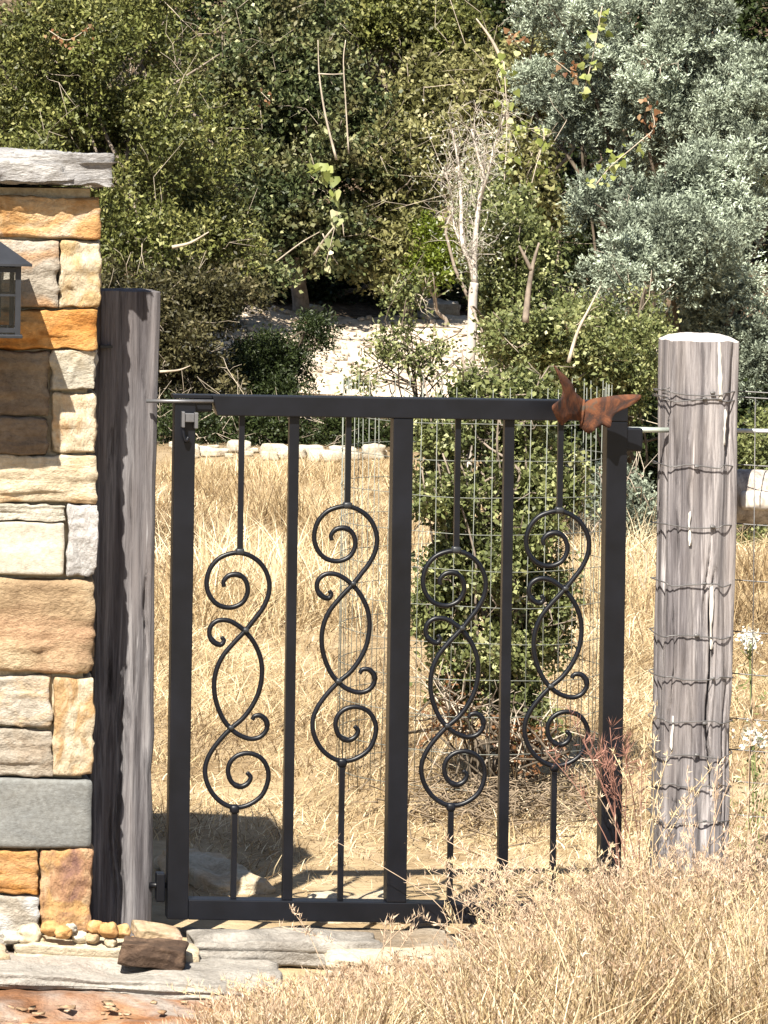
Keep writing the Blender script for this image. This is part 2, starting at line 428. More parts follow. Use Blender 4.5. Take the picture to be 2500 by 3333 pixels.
    while z < ztop - 0.05:
        h = min(RNG.uniform(0.1, 0.19), ztop - z)
        y = YF + 0.31
        link('stone', rock_mesh('stone', (xr - 0.05, (y + YF + 0.56) / 2, z + h / 2), (0.056, (YF + 0.56 - y) / 2 - 0.003, h / 2 - 0.004), 8, 0.3, 0.009, 50 + k, 10), mats[k % 6], t)
        for a, b_ in ((xl, xl + 0.3), (xl + 0.3, xr - 0.01)):
            link('stone', rock_mesh('stone', ((a + b_) / 2, YF + 0.53, z + h / 2), ((b_ - a) / 2 - 0.004, 0.05, h / 2 - 0.004), 8, 0.3, 0.009, 80 + k, 10), mats[(k * 3 + 1) % 6], t); k += 1
        link('stone', rock_mesh('stone', (xl + 0.04, YF + 0.3, z + h / 2), (0.055, 0.2, h / 2 - 0.004), 8, 0.3, 0.009, 120 + k, 10), mats[(k + 3) % 6], t)
        z += h
    # capstone: split-faced slab with a little overhang
    a, b_ = W(372, 545, YF - 0.04), W(PL - 30, 545, YF - 0.04)
    zt, zb = W(200, 496, YF - 0.04).z, W(200, 603, YF - 0.04).z
    me = rock_mesh('capstone', ((a.x + b_.x) / 2, YF + 0.27, (zt + zb) / 2), ((a.x - b_.x) / 2, 0.312, (zt - zb) / 2), 60, 0.05, 0.012, 31, 15, strata=0.5)
    m = stone_mat('capstone', [(0.3, (0.20, 0.195, 0.20)), (0.48, (0.37, 0.36, 0.36)), (0.66, (0.56, 0.55, 0.54))], 5, (1, 1, 3.5), (3, 2, 8), bumps=1.0)
    link('capstone', me, m, t)
make_pillar()

# ------------------------------------------------------------------ lantern on the pillar
def make_lantern():
    yc = YF - 0.135
    cx = W(-62, 960, yc).x
    z = lambda row: W(0, row, yc).z
    t = thing('wall_lantern', (cx, YF, z(1095)), 'grey metal wall lantern with a hipped roof and glass panes on the stone pillar', 'lantern')
    met = plain_mat('lantern_metal', (0.028, 0.03, 0.036), 0.45, 0.3)
    bm = bmesh.new()                                            # hipped roof
    R, r2 = 0.103, 0.022
    zb, zt = z(862), z(768)
    vs = [bm.verts.new((cx + sx * R, yc + sy * R, zb)) for sx, sy in ((-1, -1), (1, -1), (1, 1), (-1, 1))]
    v2 = [bm.verts.new((cx + sx * R, yc + sy * R, zb + 0.005)) for sx, sy in ((-1, -1), (1, -1), (1, 1), (-1, 1))]
    v3 = [bm.verts.new((cx + sx * r2, yc + sy * r2, zt)) for sx, sy in ((-1, -1), (1, -1), (1, 1), (-1, 1))]
    bm.faces.new(vs[::-1]); bm.faces.new(v3)
    for A, B in ((vs, v2), (v2, v3)):
        for k in range(4): bm.faces.new((A[k], A[(k + 1) % 4], B[(k + 1) % 4], B[k]))
    roof = bm_link('roof', bm, met, t)
    box('finial', (cx - 0.012, yc - 0.012, zt), (cx + 0.012, yc + 0.012, zt + 0.03), met, t)
    bm = bmesh.new(); h = 0.075; zl = z(1083)
    for sx in (-1, 1):
        for sy in (-1, 1):
            add_box(bm, (cx + sx * h - 0.006, yc + sy * h - 0.006, zl), (cx + sx * h + 0.006, yc + sy * h + 0.006, zb))
    for zz in (zl + 0.004, zb - 0.014):
        for s in (-1, 1):
            add_box(bm, (cx - h + 0.006, yc + s * h - 0.005, zz), (cx + h - 0.006, yc + s * h + 0.005, zz + 0.01))
            add_box(bm, (cx + s * h - 0.005, yc - h + 0.006, zz), (cx + s * h + 0.005, yc + h - 0.006, zz + 0.01))
    zm = z(960)
    for s in (-1, 1):
        add_box(bm, (cx - h + 0.006, yc + s * h - 0.003, zm), (cx + h - 0.006, yc + s * h + 0.003, zm + 0.005))
    bm_link('frame', bm, met, t)
    box('base_plate', (cx - 0.086, yc - 0.086, z(1095)), (cx + 0.086, yc + 0.086, zl), met, t, 0.002)
    box('back_plate', (cx - 0.055, YF - 0.012, z(1040)), (cx + 0.055, YF - 0.001, z(830)), met, t, 0.002)
    box('arm', (cx - 0.012, yc + 0.07, z(930)), (cx + 0.012, YF - 0.012, z(905)), met, t)
    g, nt, b = new_mat('glass'); b.inputs['Base Color'].default_value = (0.9, 0.92, 0.93, 1); b.inputs['Roughness'].default_value = 0.02
    b.inputs['Transmission Weight'].default_value = 1.0; b.inputs['IOR'].default_value = 1.45
    for lo, hi in (((cx - h + 0.006, yc - h - 0.001, zl), (cx + h - 0.006, yc - h + 0.001, zb - 0.003)), ((cx - h + 0.006, yc + h - 0.001, zl), (cx + h - 0.006, yc + h + 0.001, zb - 0.003)),
                   ((cx - h - 0.001, yc - h + 0.006, zl), (cx - h + 0.001, yc + h - 0.006, zb - 0.003)), ((cx + h - 0.001, yc - h + 0.006, zl), (cx + h + 0.001, yc + h - 0.006, zb - 0.003))):
        box('glass_pane', lo, hi, g, t)
    s = plain_mat('candle_sleeve', (0.7, 0.66, 0.58), 0.5)
    tube('candle_sleeve', [(cx, yc, zl), (cx, yc, zl + 0.09)], 0.012, s, t, 10)
    bp = [(cx, yc, zl + 0.09), (cx, yc, zl + 0.1), (cx, yc, zl + 0.125), (cx, yc, zl + 0.15), (cx, yc, zl + 0.165)]
    tube('bulb', bp, [0.008, 0.014, 0.02, 0.013, 0.003], plain_mat('bulb', (0.6, 0.6, 0.58), 0.15), t, 10)
make_lantern()

# ------------------------------------------------------------------ weathered wooden posts
def wood_post(name, prof, z0, z1, mat, parent, cracks, seed, nz=260, dome=0.0, lean=(0, 0), groove=0.004, edge_noise=0.004, topmat=None):
    """prof: closed list of (x, y) outline; cracks: (perimeter x, side, z_lo, z_hi, width, depth) on the front"""
    P = np.array(prof, float); n0 = len(P)
    seg = np.linalg.norm(np.roll(P, -1, 0) - P, axis=1); cum = np.concatenate([[0], np.cumsum(seg)]); tot = cum[-1]
    N = 160; s = np.arange(N) / N * tot
    idx = np.clip(np.searchsorted(cum, s, side='right') - 1, 0, n0 - 1); t = (s - cum[idx]) / seg[idx]
    Q = P[idx] * (1 - t)[:, None] + P[(idx + 1) % n0] * t[:, None]
    cen = P.mean(0)
    T = np.roll(Q, -1, 0) - np.roll(Q, 1, 0); nr = np.stack([T[:, 1], -T[:, 0]], 1); nr /= np.linalg.norm(nr, axis=1)[:, None]
    zs = np.linspace(z0, z1, nz)
    A = np.repeat(Q[None], nz, 0).reshape(-1, 2); NN = np.repeat(nr[None], nz, 0).reshape(-1, 2); Z = np.repeat(zs, N)
    S3 = np.stack([A[:, 0] * 55, A[:, 1] * 55, Z * 2.2], 1)
    g = fbm(S3, 4, seed); g2 = 1 - np.abs(vnoise(np.stack([A[:, 0] * 26, A[:, 1] * 26, Z * 1.1], 1), seed + 20)) * 2.2
    lowf = fbm(np.stack([A[:, 0] * 7, A[:, 1] * 7, Z * 2.5], 1), 3, seed + 7)
    d = g * groove * 0.7 - np.clip(g2 - 0.62, 0, 1) * groove * 3.4 + lowf * edge_noise
    for (cx, za, zb, wd, dp) in cracks:
        wob = 0.006 * np.sin(Z * 9 + cx * 50) + 0.004 * np.sin(Z * 23)
        f = np.clip(1 - np.abs(A[:, 0] - cx - wob) / wd, 0, 1) * (NN[:, 1] < -0.3)
        e = np.clip((Z - za) / 0.08, 0, 1) * np.clip((zb - Z) / 0.08, 0, 1)
        d = d - f * e * dp
    A = A + NN * d[:, None]
    k = (Z - z0) / (z1 - z0)
    A = A + np.stack([k * lean[0], k * lean[1]], 1)
    Z2 = Z + (np.where(Z > z1 - 1e-6, fbm(np.stack([A[:, 0] * 40, A[:, 1] * 40, A[:, 0] * 0], 1), 2, seed) * 0.003, 0))
    V = np.column_stack([A, Z2])
    i = np.arange(nz - 1)[:, None] * N; j = np.arange(N)[None, :]; j2 = (j + 1) % N
    F = [np.stack([i + j, i + j2, i + N + j2, i + N + j], -1).reshape(-1, 4)]
    last = (nz - 1) * N; last0 = last; ring = V[last:last + N].copy(); c3 = ring.mean(0); n = len(V)
    for q, (sc, dz) in enumerate(((0.78, dome * 0.6), (0.5, dome * 0.95), (0.25, dome), (0.02, dome))):
        R = c3 + (ring - c3) * sc; R[:, 2] = c3[2] + dz + fbm(R * 60, 3, seed + 3) * 0.003
        V = np.vstack([V, R]); jj = np.arange(N); j3 = (jj + 1) % N
        F.append(np.stack([last + jj, last + j3, n + j3, n + jj], -1)); last = n; n = len(V)
    o = link(name, raw_mesh(name, V[:nz * N], F[0], False), mat, parent)
    link('end_grain', raw_mesh('end_grain', V[last0:], np.vstack(F[1:]) - last0, False), topmat or mat, parent)
    return o

WG = wood_mat('grey_wood', (0.02, 0.018, 0.02), (0.11, 0.105, 0.113), (0.26, 0.25, 0.26), (0.125, 0.112, 0.115))
WG2 = wood_mat('pale_grey_wood', (0.05, 0.044, 0.047), (0.19, 0.175, 0.18), (0.38, 0.355, 0.36), (0.23, 0.205, 0.20))

def make_left_post():
    yf = 0.025
    zt = W(420, 950, yf).z; zb = -0.15
    x0, x1 = W(296, 2000, yf).x, W(507, 2000, yf).x
    c = 0.012
    prof = [(x0 + c, yf), (x1 - c, yf + 0.0), (x1, yf + c), (x1, yf + 0.15), (x1 - c, yf + 0.16), (x0 + c, yf + 0.16), (x0, yf + 0.15), (x0, yf + c)]
    t = thing('wooden_post', ((x0 + x1) / 2, yf + 0.08, zb), 'dark weathered square wooden post half shaded between stone pillar and iron gate', 'post')
    X = lambda p: W(p, 2000, yf).x
    Zr = lambda r: W(400, r, yf).z
    cr = [(X(402), Zr(3050), Zr(2150), 0.008, 0.026), (X(372), Zr(3000), Zr(2600), 0.005, 0.02), (X(432), Zr(1800), Zr(1500), 0.004, 0.014),
          (X(484), Zr(2150), Zr(1840), 0.006, 0.022), (X(360), Zr(2300), Zr(2150), 0.004, 0.014), (X(455), Zr(1400), Zr(1000), 0.003, 0.008), (X(360), Zr(1500), Zr(1380), 0.006, 0.02)]
    wood_post('post_body', prof, zb, zt, WG, t, cr, 3, lean=(0.0, 0.0), groove=0.0045, edge_noise=0.007, dome=0.004)
    ir = plain_mat('old_nail', (0.03, 0.03, 0.03), 0.6)
    n = W(345, 1128, yf)
    box('nail', (n.x - 0.014, yf - 0.012, n.z - 0.003), (n.x + 0.014, yf + 0.01, n.z + 0.003), ir, t)
make_left_post()

RYF = 0.0
def make_right_post():
    yf = RYF
    zt = W(2280, 1112, yf).z; zb = -0.15
    x0, x1 = W(2170, 1900, yf).x, W(2399, 1900, yf).x
    a = 0.012
    prof = [(x0 + a, yf), (x1 - 0.034, yf), (x1 - 0.002, yf + 0.022), (x1, yf + 0.04), (x1, yf + 0.125), (x1 - a, yf + 0.137), (x0 + a, yf + 0.137), (x0, yf + 0.125), (x0, yf + 0.012)]
    t = thing('wooden_post', ((x0 + x1) / 2, yf + 0.085, zb), 'pale silver-grey wooden post with chamfered top wrapped in fence wires', 'post')
    X = lambda p: W(p, 1900, yf).x
    Zr = lambda r: W(2280, r, yf).z
    cr = [(X(2318), Zr(2650), Zr(1840), 0.006, 0.032), (X(2372), Zr(1530), Zr(1120), 0.005, 0.03), (X(2300), Zr(2100), Zr(1700), 0.004, 0.012), (X(2205), Zr(1900), Zr(1650), 0.004, 0.012), (X(2245), Zr(1660), Zr(1555), 0.007, 0.03), (X(2225), Zr(1500), Zr(1320), 0.003, 0.008),
          (X(2188), Zr(2500), Zr(1900), 0.004, 0.012), (X(2290), Zr(1300), Zr(1100), 0.003, 0.006), (X(2370), Zr(2700), Zr(2200), 0.004, 0.012)]
    wood_post('post_body', prof, zb, zt, WG2, t, cr, 11, dome=0.016, lean=(0.004, 0), groove=0.0055, edge_noise=0.005, topmat=plain_mat('bleached_end_grain', (0.42, 0.39, 0.37), 0.9, 0, 0.1, 0.3, 50))
    sm = plain_mat('bleached_splinter', (0.50, 0.47, 0.44), 0.9, 0, 0.1, 0.1, 40)
    for k_, (px, ra, rb, wd) in enumerate(((2346, 1105, 1300, 11), (2248, 1665, 1775, 8), (2318, 1905, 2110, 7), (2362, 1330, 1450, 7), (2190, 2330, 2440, 8))):
        a_, b_ = W(px, ra, yf), W(px - 6, rb, yf)
        link('splinter', rotz(rock_mesh('splinter', ((a_.x + b_.x) / 2, yf - 0.001, (a_.z + b_.z) / 2), (wd / 1433 * 0.6, 0.004, (a_.z - b_.z) / 2), 10, 0.9, 0.004, 70 + k_, 30), ((a_.x + b_.x) / 2, yf, (a_.z + b_.z) / 2), 0, 0.02 * (k_ - 2), 0), sm, t)
    return x0, x1
RX0, RX1 = make_right_post()

# ------------------------------------------------------------------ iron gate
IRON = plain_mat('charcoal_paint', (0.0044, 0.0050, 0.0078), 0.4, 0.0, 0.3, 0.45, 9)
WELD = plain_mat('weld_metal', (0.03, 0.032, 0.036), 0.4, 0.3, 0.5)
SCR1 = [(285, 350), (283, 310), (320, 270), (380, 262), (430, 290), (455, 350), (450, 410), (410, 470), (330, 500), (240, 478), (180, 410), (160, 320), (185, 220), (250, 145), (330, 112), (400, 106), (480, 130),
        (560, 195), (608, 300), (605, 410), (560, 510), (500, 590), (440, 665), (350, 760), (270, 860), (225, 970), (214, 1080), (232, 1190), (278, 1300), (335, 1372), (400, 1420), (480, 1445),
        (550, 1428), (592, 1375), (590, 1318), (553, 1280), (508, 1280), (487, 1308)]
SCR2 = [(268, 712), (285, 740), (262, 768), (215, 750), (182, 700), (192, 635), (245, 594), (320, 595), (390, 632), (445, 680), (500, 750), (545, 850), (560, 955), (545, 1080), (500, 1190),
        (425, 1295), (335, 1372), (250, 1462), (182, 1560), (150, 1660), (165, 1765), (220, 1860), (300, 1922), (380, 1940), (470, 1918), (560, 1850), (603, 1745), (598, 1655),
        (550, 1582), (470, 1550), (390, 1563), (333, 1612), (315, 1680), (340, 1755), (400, 1790), (455, 1768), (478, 1722), (450, 1688)]
def make_gate():
    x = lambda px, row: W(px, row, 0).x
    xL0, xL1 = x(548, 2783), x(616, 2783)
    xR0, xR1 = x(1971, 1768), x(2038, 1768)
    xM0, xM1 = x(1266, 2428), x(1331, 2428)
    zT, zB = W(1250, 1294, 0).z, W(1250, 2998, 0).z - 0.004
    rh = 0.046
    zT = W(900, 1289, 0).z
    t = thing('iron_gate', ((xL0 + xR1) / 2, 0.0225, zB), 'charcoal iron garden gate with four scrollwork balusters between the wooden posts', 'gate')
    zl = zT - rh - 0.0006
    B = 0.0025; D = 0.046
    box('stile', (xL0, 0, zB), (xL1, D, zT - 0.012), IRON, t, B)
    box('stile', (xR0, 0, zB), (xR1, D, zl), IRON, t, B)
    box('stile', (xM0, 0.0005, zB + rh + 0.0004), (xM1, D, zl), IRON, t, B)
    # top rail with a mitred left end
    xa, xb = x(690, 1300), xR1
    bm = bmesh.new(); add_box(bm, (xa, -0.002, zl), (xb, D + 0.001, zT), B)
    for v in bm.verts:
        if v.co.x < xa + 0.01: v.co.x += (zT - v.co.z) * 0.28
    bm_link('top_rail', bm, IRON, t)
    box('bottom_rail', (xL1 + 0.0003, 0.0004, zB), (xR0 - 0.0003, D, zB + rh), IRON, t, B)
    zc, zd = zB + rh, zl
    for px in (930, ):
        a = x(930, 2428); box('square_bar', (a, 0.012, zc), (a + 0.0225, 0.0345, zd), IRON, t, 0.0015)
    a = x(1637, 2059); box('square_bar', (a, 0.012, zc), (a + 0.0225, 0.0345, zd), IRON, t, 0.0015)
    # scroll balusters: rods with a twin-strand scroll between them
    base = W(600 + 440 / 2.212, 1750 + 667 / 2.212, 0.023)     # crossing point of the first scroll
    cross = [(799, 2053), (1149, 1902), (1503, 2047), (1839, 1918)]
    for k, (cx, cy) in enumerate(cross):
        c = W(cx, cy, 0.023)
        sc = 1.0
        def T3(pts):
            out = []
            for (u, v) in pts:
                p = W(600 + u / 2.212, 1750 + v / 2.212, 0.023)
                out.append((c.x + (p.x - base.x) * sc, 0.023, c.z + (p.z - base.z) * sc))
            return spline(out, 6)
        bal = None
        for nm, S_, off in (('scroll', SCR1, -0.0012), ('scroll', SCR2, 0.0012)):
            pts = T3(S_); n = len(pts); pts[:, 1] += off
            r = np.full(n, 0.0056)
            e = int(n * 0.10)
            r[:e] = np.linspace(0.0048, 0.0068, e); r[-e:] = np.linspace(0.0068, 0.0048, e)
            tube(nm, pts, r, IRON, t, 8)
        top = W(600 + 400 / 2.212, 1750 + 106 / 2.212, 0.023) - base + c
        bot = W(600 + 362 / 2.212, 1750 + 1938 / 2.212, 0.023) - base + c
        h = 0.0063
        box('rod', (top.x - h, 0.023 - h, top.z), (top.x + h, 0.023 + h, zd), IRON, t, 0.001)
        box('rod', (bot.x - h, 0.023 - h, zc), (bot.x + h, 0.023 + h, bot.z), IRON, t, 0.001)
        link('collar', rock_mesh('collar', (top.x, 0.023, top.z + 0.003), (0.0105, 0.010, 0.008), 3, 0.7, 0.0012, k), WELD, t)
        link('collar', rock_mesh('collar', (bot.x, 0.023, bot.z - 0.004), (0.0105, 0.010, 0.010), 3, 0.7, 0.0012, k + 9), IRON, t)
        for cp in ((335, 1370), (442, 668)):
            p = W(600 + cp[0] / 2.212, 1750 + cp[1] / 2.212, 0.023) - base + c
            link('weld', rock_mesh('weld', (p.x, 0.019, p.z + 0.002), (0.007, 0.006, 0.006), 3, 0.8, 0.001, k + 20), WELD, t)
    # hinge hardware at the top left
    HM = plain_mat('hinge_steel', (0.16, 0.16, 0.17), 0.45, 0.6)
    hx0, hx1 = x(505, 1305), x(690, 1305)
    box('hinge_plate', (x(565, 1300), 0.004, W(600, 1297, 0).z), (x(692, 1300), 0.05, W(600, 1285, 0).z), IRON, t, 0.001)
    tube('hinge_rod', [(hx0 - 0.02, 0.0, W(520, 1306, 0).z), (x(694, 1306), -0.004, W(694, 1306, 0).z)], 0.0042, HM, t, 8)
    box('hinge_block', (x(632, 1330), 0.016, W(632, 1342, 0).z), (x(694, 1330), 0.046, W(632, 1298, 0).z), IRON, t, 0.002)
    # clevis hanging under the hinge
    bm = bmesh.new()
    p = W(618, 1368, -0.012)
    add_box(bm, (p.x - 0.019, -0.022, p.z - 0.016), (p.x - 0.012, -0.002, p.z + 0.02), 0.0015)
    add_box(bm, (p.x + 0.010, -0.022, p.z - 0.018), (p.x + 0.018, -0.002, p.z + 0.018), 0.0015)
    add_box(bm, (p.x - 0.012, -0.016, p.z - 0.004), (p.x + 0.010, -0.004, p.z + 0.016), 0.0015)
    bm_link('hinge_clevis', bm, HM, t)
    q = W(605, 1405, -0.01)
    tube('latch_hook', spline([(q.x - 0.004, -0.008, q.z + 0.03), (q.x - 0.006, -0.012, q.z), (q.x + 0.0, -0.012, q.z - 0.022), (q.x + 0.006, -0.01, q.z - 0.012)], 5), 0.0045, IRON, t, 6)
    # lower hinge between stile and post
    lz = W(530, 2890, 0).z
    tube('lower_hinge', [(xL0 - 0.04, 0.03, lz), (xL0 + 0.004, 0.03, lz)], 0.007, IRON, t, 8)
    box('hinge_knuckle', (xL0 - 0.024, 0.012, lz - 0.035), (xL0 - 0.004, 0.045, lz + 0.03), IRON, t, 0.003)
    # latch at the right
    lz = W(2070, 1420, 0).z
    box('latch_plate', (xR1 - 0.004, 0.005, lz - 0.035), (xR1 + 0.036, 0.04, lz + 0.018), IRON, t, 0.004)
    tube('latch_bolt', [(xR1 + 0.008, 0.03, W(2060, 1402, 0).z), (RX0 + 0.02, 0.03, W(2150, 1402, 0).z)], 0.006, plain_mat('zinc', (0.45, 0.5, 0.46), 0.4, 0.5), t, 8)
    return xR1
XR1 = make_gate()

# ------------------------------------------------------------------ rusty butterfly ornament on the gate corner
def make_butterfly():
    m, nt, b = new_mat('rust')
    n = tex_noise(nt, 22, 6, 0.7, coords(nt), 0.8)
    r = ramp(nt, [(0.34, (0.02, 0.018, 0.018)), (0.46, (0.06, 0.026, 0.017)), (0.57, (0.13, 0.05, 0.024)), (0.68, (0.06, 0.056, 0.046))]); nt.links.new(n.outputs[0], r.inputs[0])
    nt.links.new(r.outputs[0], b.inputs['Base Color']); b.inputs['Roughness'].default_value = 0.85; b.inputs['Specular IOR Level'].default_value = 0.2
    bump(nt, b, n.outputs[0], 0.5, 0.004)
    yb = -0.03
    body = W(1895, 1345, yb)
    t = thing('metal_butterfly', body, 'rusty sheet metal butterfly fixed on the upper right corner of the gate', 'ornament')
    def wing(name, outline, depth_at):
        P = [W(u, v, depth_at(bx + (u - 1895) / 1433.0, 0)) for u, v in outline]
        dense = spline([tuple(p) for p in P] + [tuple(P[0])], 4)[:-1]
        c = dense.mean(0); rings = [dense, c + (dense - c) * 0.66, c + (dense - c) * 0.33]; N = len(dense)
        V = np.vstack(rings + [c[None]])
        F = []
        for k in range(2):
            for j in range(N): F.append([k * N + j, k * N + (j + 1) % N, (k + 1) * N + (j + 1) % N, (k + 1) * N + j])
        bm = bmesh.new()
        vs = [bm.verts.new((v[0], v[1] + 0.0012 * math.sin(v[0] * 150) * math.cos(v[2] * 120), v[2])) for v in V]
        for f in F: bm.faces.new([vs[i] for i in f])
        for j in range(N): bm.faces.new((vs[2 * N + j], vs[2 * N + (j + 1) % N], vs[3 * N]))
        bmesh.ops.recalc_face_normals(bm, faces=bm.faces)
        o = bm_link(name, bm, m, t, True)
        md = o.modifiers.new('thickness', 'SOLIDIFY'); md.thickness = 0.0014; md.offset = 0
        return o
    bx = body.x
    lw = [(1802, 1188), (1838, 1222), (1862, 1248), (1872, 1275), (1896, 1300), (1908, 1325), (1898, 1350), (1885, 1368), (1852, 1366), (1828, 1384), (1806, 1350), (1798, 1322), (1822, 1300), (1832, 1272), (1818, 1228)]
    wing('wing', lw, lambda x, z: yb - 0.01 - (bx - x) * 1.9)
    rw = [(1898, 1318), (1922, 1300), (1980, 1290), (2040, 1284), (2086, 1286), (2072, 1310), (2030, 1332), (1998, 1352), (1985, 1392), (1960, 1384), (1944, 1392), (1922, 1410), (1900, 1402), (1888, 1380), (1884, 1350)]
    wing('wing', rw, lambda x, z: yb - 0.008 - (x - bx) * 0.45)
    tube('body', spline([(bx + 0.002, yb - 0.008, body.z + 0.032), (bx, yb - 0.012, body.z + 0.01), (bx - 0.004, yb - 0.01, body.z - 0.02), (bx - 0.004, yb - 0.004, body.z - 0.034)], 4),
         [0.002, 0.003, 0.0035, 0.004, 0.004, 0.004, 0.004, 0.004, 0.0035, 0.003, 0.003, 0.002, 0.0015], m, t, 8)
    tube('mounting_stem', [(bx, yb, body.z), (bx, 0.002, body.z)], 0.004, m, t, 6)
make_butterfly()

# ------------------------------------------------------------------ field fence tied to the right post
def make_fence():
    wm = plain_mat('galvanised_wire', (0.13, 0.125, 0.125), 0.5, 0.5)
    pm = plain_mat('pale_pipe', (0.62, 0.64, 0.62), 0.45, 0.2)
    rows = [1279, 1298, 1520, 1715, 1900, 2069, 2208, 2355, 2458, 2562, 2672]
    t = thing('wire_fence', (RX1, 0.08, -0.1), 'knotted field wire fence tied around the pale grey post and running right', 'fence')
    x0, x1 = RX0, RX1; xe = W(2500, 1500, 0.05).x + 1.6
    a = 0.012; g = 0.003
    yb = RYF + 0.137
    for k, r in enumerate(rows):
        z = W(2270, r, 0).z
        ring = [(x1 + g, 0.10), (x1 + g, 0.035), (x1 - 0.034, -g), ((x0 + x1) / 2 + 0.03, -g - 0.003), ((x0 + x1) / 2 - 0.03, -g - 0.002), (x0 + a, -g - 0.001), (x0 - g, 0.012), (x0 - g, 0.12), (x0 + a, yb + g), (x1 - a, yb + g), (x1 + g, 0.12), (x1 + g, 0.09)]
        sag = RNG.uniform(-0.004, 0.004)
        pts = [(p[0], p[1], z + 0.004 * math.sin(i * (1.3 + 0.31 * (k * 7 % 5)) + k * 1.7) + (sag if 2 <= i <= 6 else 0)) for i, p in enumerate(ring)]
        tube('wire_wrap', spline(pts, 7), 0.0015, wm, t, 5)
        pts = [(x1 + g, 0.105, z), (x1 + 0.2, 0.06, z - 0.002), (x1 + 0.9, 0.055, z + 0.003), (xe, 0.05, z)]
        tube('line_wire', spline(pts, 6), 0.0015, wm, t, 5)
        p = W(2318 - 26 * (k % 3), r + 3, 0)      # twisted tie on the face of the post
        link('wire_knot', rock_mesh('wire_knot', (p.x, -0.005, z + 0.001), (0.0055, 0.0035, 0.0035), 2, 0.7, 0.001, k), wm, t)
    zt, zb = W(2270, 1298, 0).z, W(2270, 2672, 0).z
    p = W(2168, 1288, -0.01)
    hel = [(p.x + 0.008 * math.cos(s * 1.1), -0.008 + 0.006 * math.sin(s * 1.1), p.z - 0.014 + s * 0.0014) for s in range(24)]
    tube('wire_knot', hel, 0.0014, wm, t, 4)
    X = W(2452, 1600, 0.06).x
    for k in range(9):
        tube('stay_wire', [(X + 0.15 * k, 0.055, zt), (X + 0.15 * k + 0.003, 0.056, (zt + zb) / 2), (X + 0.15 * k, 0.055, zb)], 0.0013, wm, t, 4)
    z = W(2440, 1402, 0.2).z
    tube('top_pipe', [(XR1 + 0.05, 0.2, z), (xe, 0.2, z)], 0.0048, pm, t, 8)
    # round brace log behind the wire
    ly = 0.19
    c = W(2392, 1618, ly)
    t2 = thing('brace_log', c, 'sun-bleached round brace log butted behind the pale wooden post', 'log')
    n = 40; zc = c.z
    pts = [(c.x - 0.03 + 1.7 * i / (n - 1), ly, zc - 0.002 * i / n + 0.004 * math.sin(i)) for i in range(n)]
    V, F = tube_arrays(pts, [0.058 + 0.004 * math.sin(i * .9) for i in range(n)], 24)
    V = V + (fbm(V * np.array([6, 40, 40]), 4, 8) * 0.007)[:, None] * np.array([0, 1, 1])
    lm = wood_mat('bleached_log', (0.16, 0.14, 0.12), (0.42, 0.38, 0.34), (0.62, 0.57, 0.52), (0.40, 0.33, 0.27))
    link('log_body', raw_mesh('log_body', V, F, True), lm, t2)
    k = W(2462, 1628, ly - 0.05)
    kn, ntk, bk = new_mat('knot_wood')
    wv = ntk.nodes.new('ShaderNodeTexWave'); wv.wave_type = 'RINGS'; wv.rings_direction = 'Y'; wv.inputs['Scale'].default_value = 22; wv.inputs['Distortion'].default_value = 6
    tc = coords(ntk, (1, 1, 1), (-k.x, -k.y, -k.z)); ntk.links.new(tc, wv.inputs[0])
    rr = ramp(ntk, [(0.1, (0.36, 0.32, 0.28)), (0.6, (0.5, 0.46, 0.41))]); ntk.links.new(wv.outputs[0], rr.inputs[0]); ntk.links.new(rr.outputs[0], bk.inputs['Base Color'])
    bk.inputs['Roughness'].default_value = 0.9
    link('knot', rock_mesh('knot', (k.x, ly - 0.060, k.z), (0.042, 0.016, 0.023), 8, 0.9, 0.004, 4), kn, t2)
make_fence()

# ------------------------------------------------------------------ flagstones, step stones, rubble
def slab(name, pxs, yr, ztop, th, stops, label, cat, seed, accent=None, scale=5, rough=0.012, k=20, group=None, stretch=(1, 1, 1.3), tilt=(0, 0, 0), strata=0.15, rnd=0.25):
    ym = (yr[0] + yr[1]) / 2
    a, b_ = W(pxs[0], 3100, ym).x, W(pxs[1], 3100, ym).x
    cen = ((a + b_) / 2, ym, ztop - th / 2)
    me = rock_mesh(name, cen, ((b_ - a) / 2, (yr[1] - yr[0]) / 2, th / 2), k, rnd, rough, seed, 7, strata=strata)
    rotz(me, cen, *tilt)
    o = link(name, me, stone_mat(name + '_%d' % seed, stops, scale, stretch, (seed, seed * 2, 0), accent, 0.8, bumps=1.0))
    me.transform(Matrix.Translation(-Vector(cen))); o.location = cen
    return tag(o, label, cat, group)

LG = [(0.3, (0.16, 0.145, 0.13)), (0.48, (0.30, 0.28, 0.255)), (0.68, (0.44, 0.41, 0.37))]
slab('flagstone', (612, 1230), (-0.17, -0.03), 0.006, 0.06, LG, 'long pale grey threshold stone just in front of the gate', 'flagstone', 1, (0.22, 0.20, 0.18), k=24)
slab('flagstone', (38, 640), (-0.23, -0.12), -0.004, 0.055, CREAM, 'cream flagstone under the rubble at the foot of the pillar', 'flagstone', 2, (0.50, 0.44, 0.34), k=24, tilt=(0, 0.02, -0.05))
slab('flagstone', (-60, 905), (-0.43, -0.16), -0.030, 0.045, LG, 'wide grey and pinkish flagstone forming the middle step', 'flagstone', 3, (0.44, 0.34, 0.28), k=30, rough=0.014, tilt=(0, 0.01, -0.10), scale=4)
slab('flagstone', (-300, 800), (-0.68, -0.35), -0.064, 0.05, [(0.3, (0.12, 0.06, 0.035)), (0.48, (0.28, 0.13, 0.06)), (0.7, (0.42, 0.26, 0.15))], 'broad rust orange flagstone at the lower left', 'flagstone', 4, (0.36, 0.33, 0.30), k=30, scale=4, tilt=(0, 0.02, -0.08), rough=0.014)
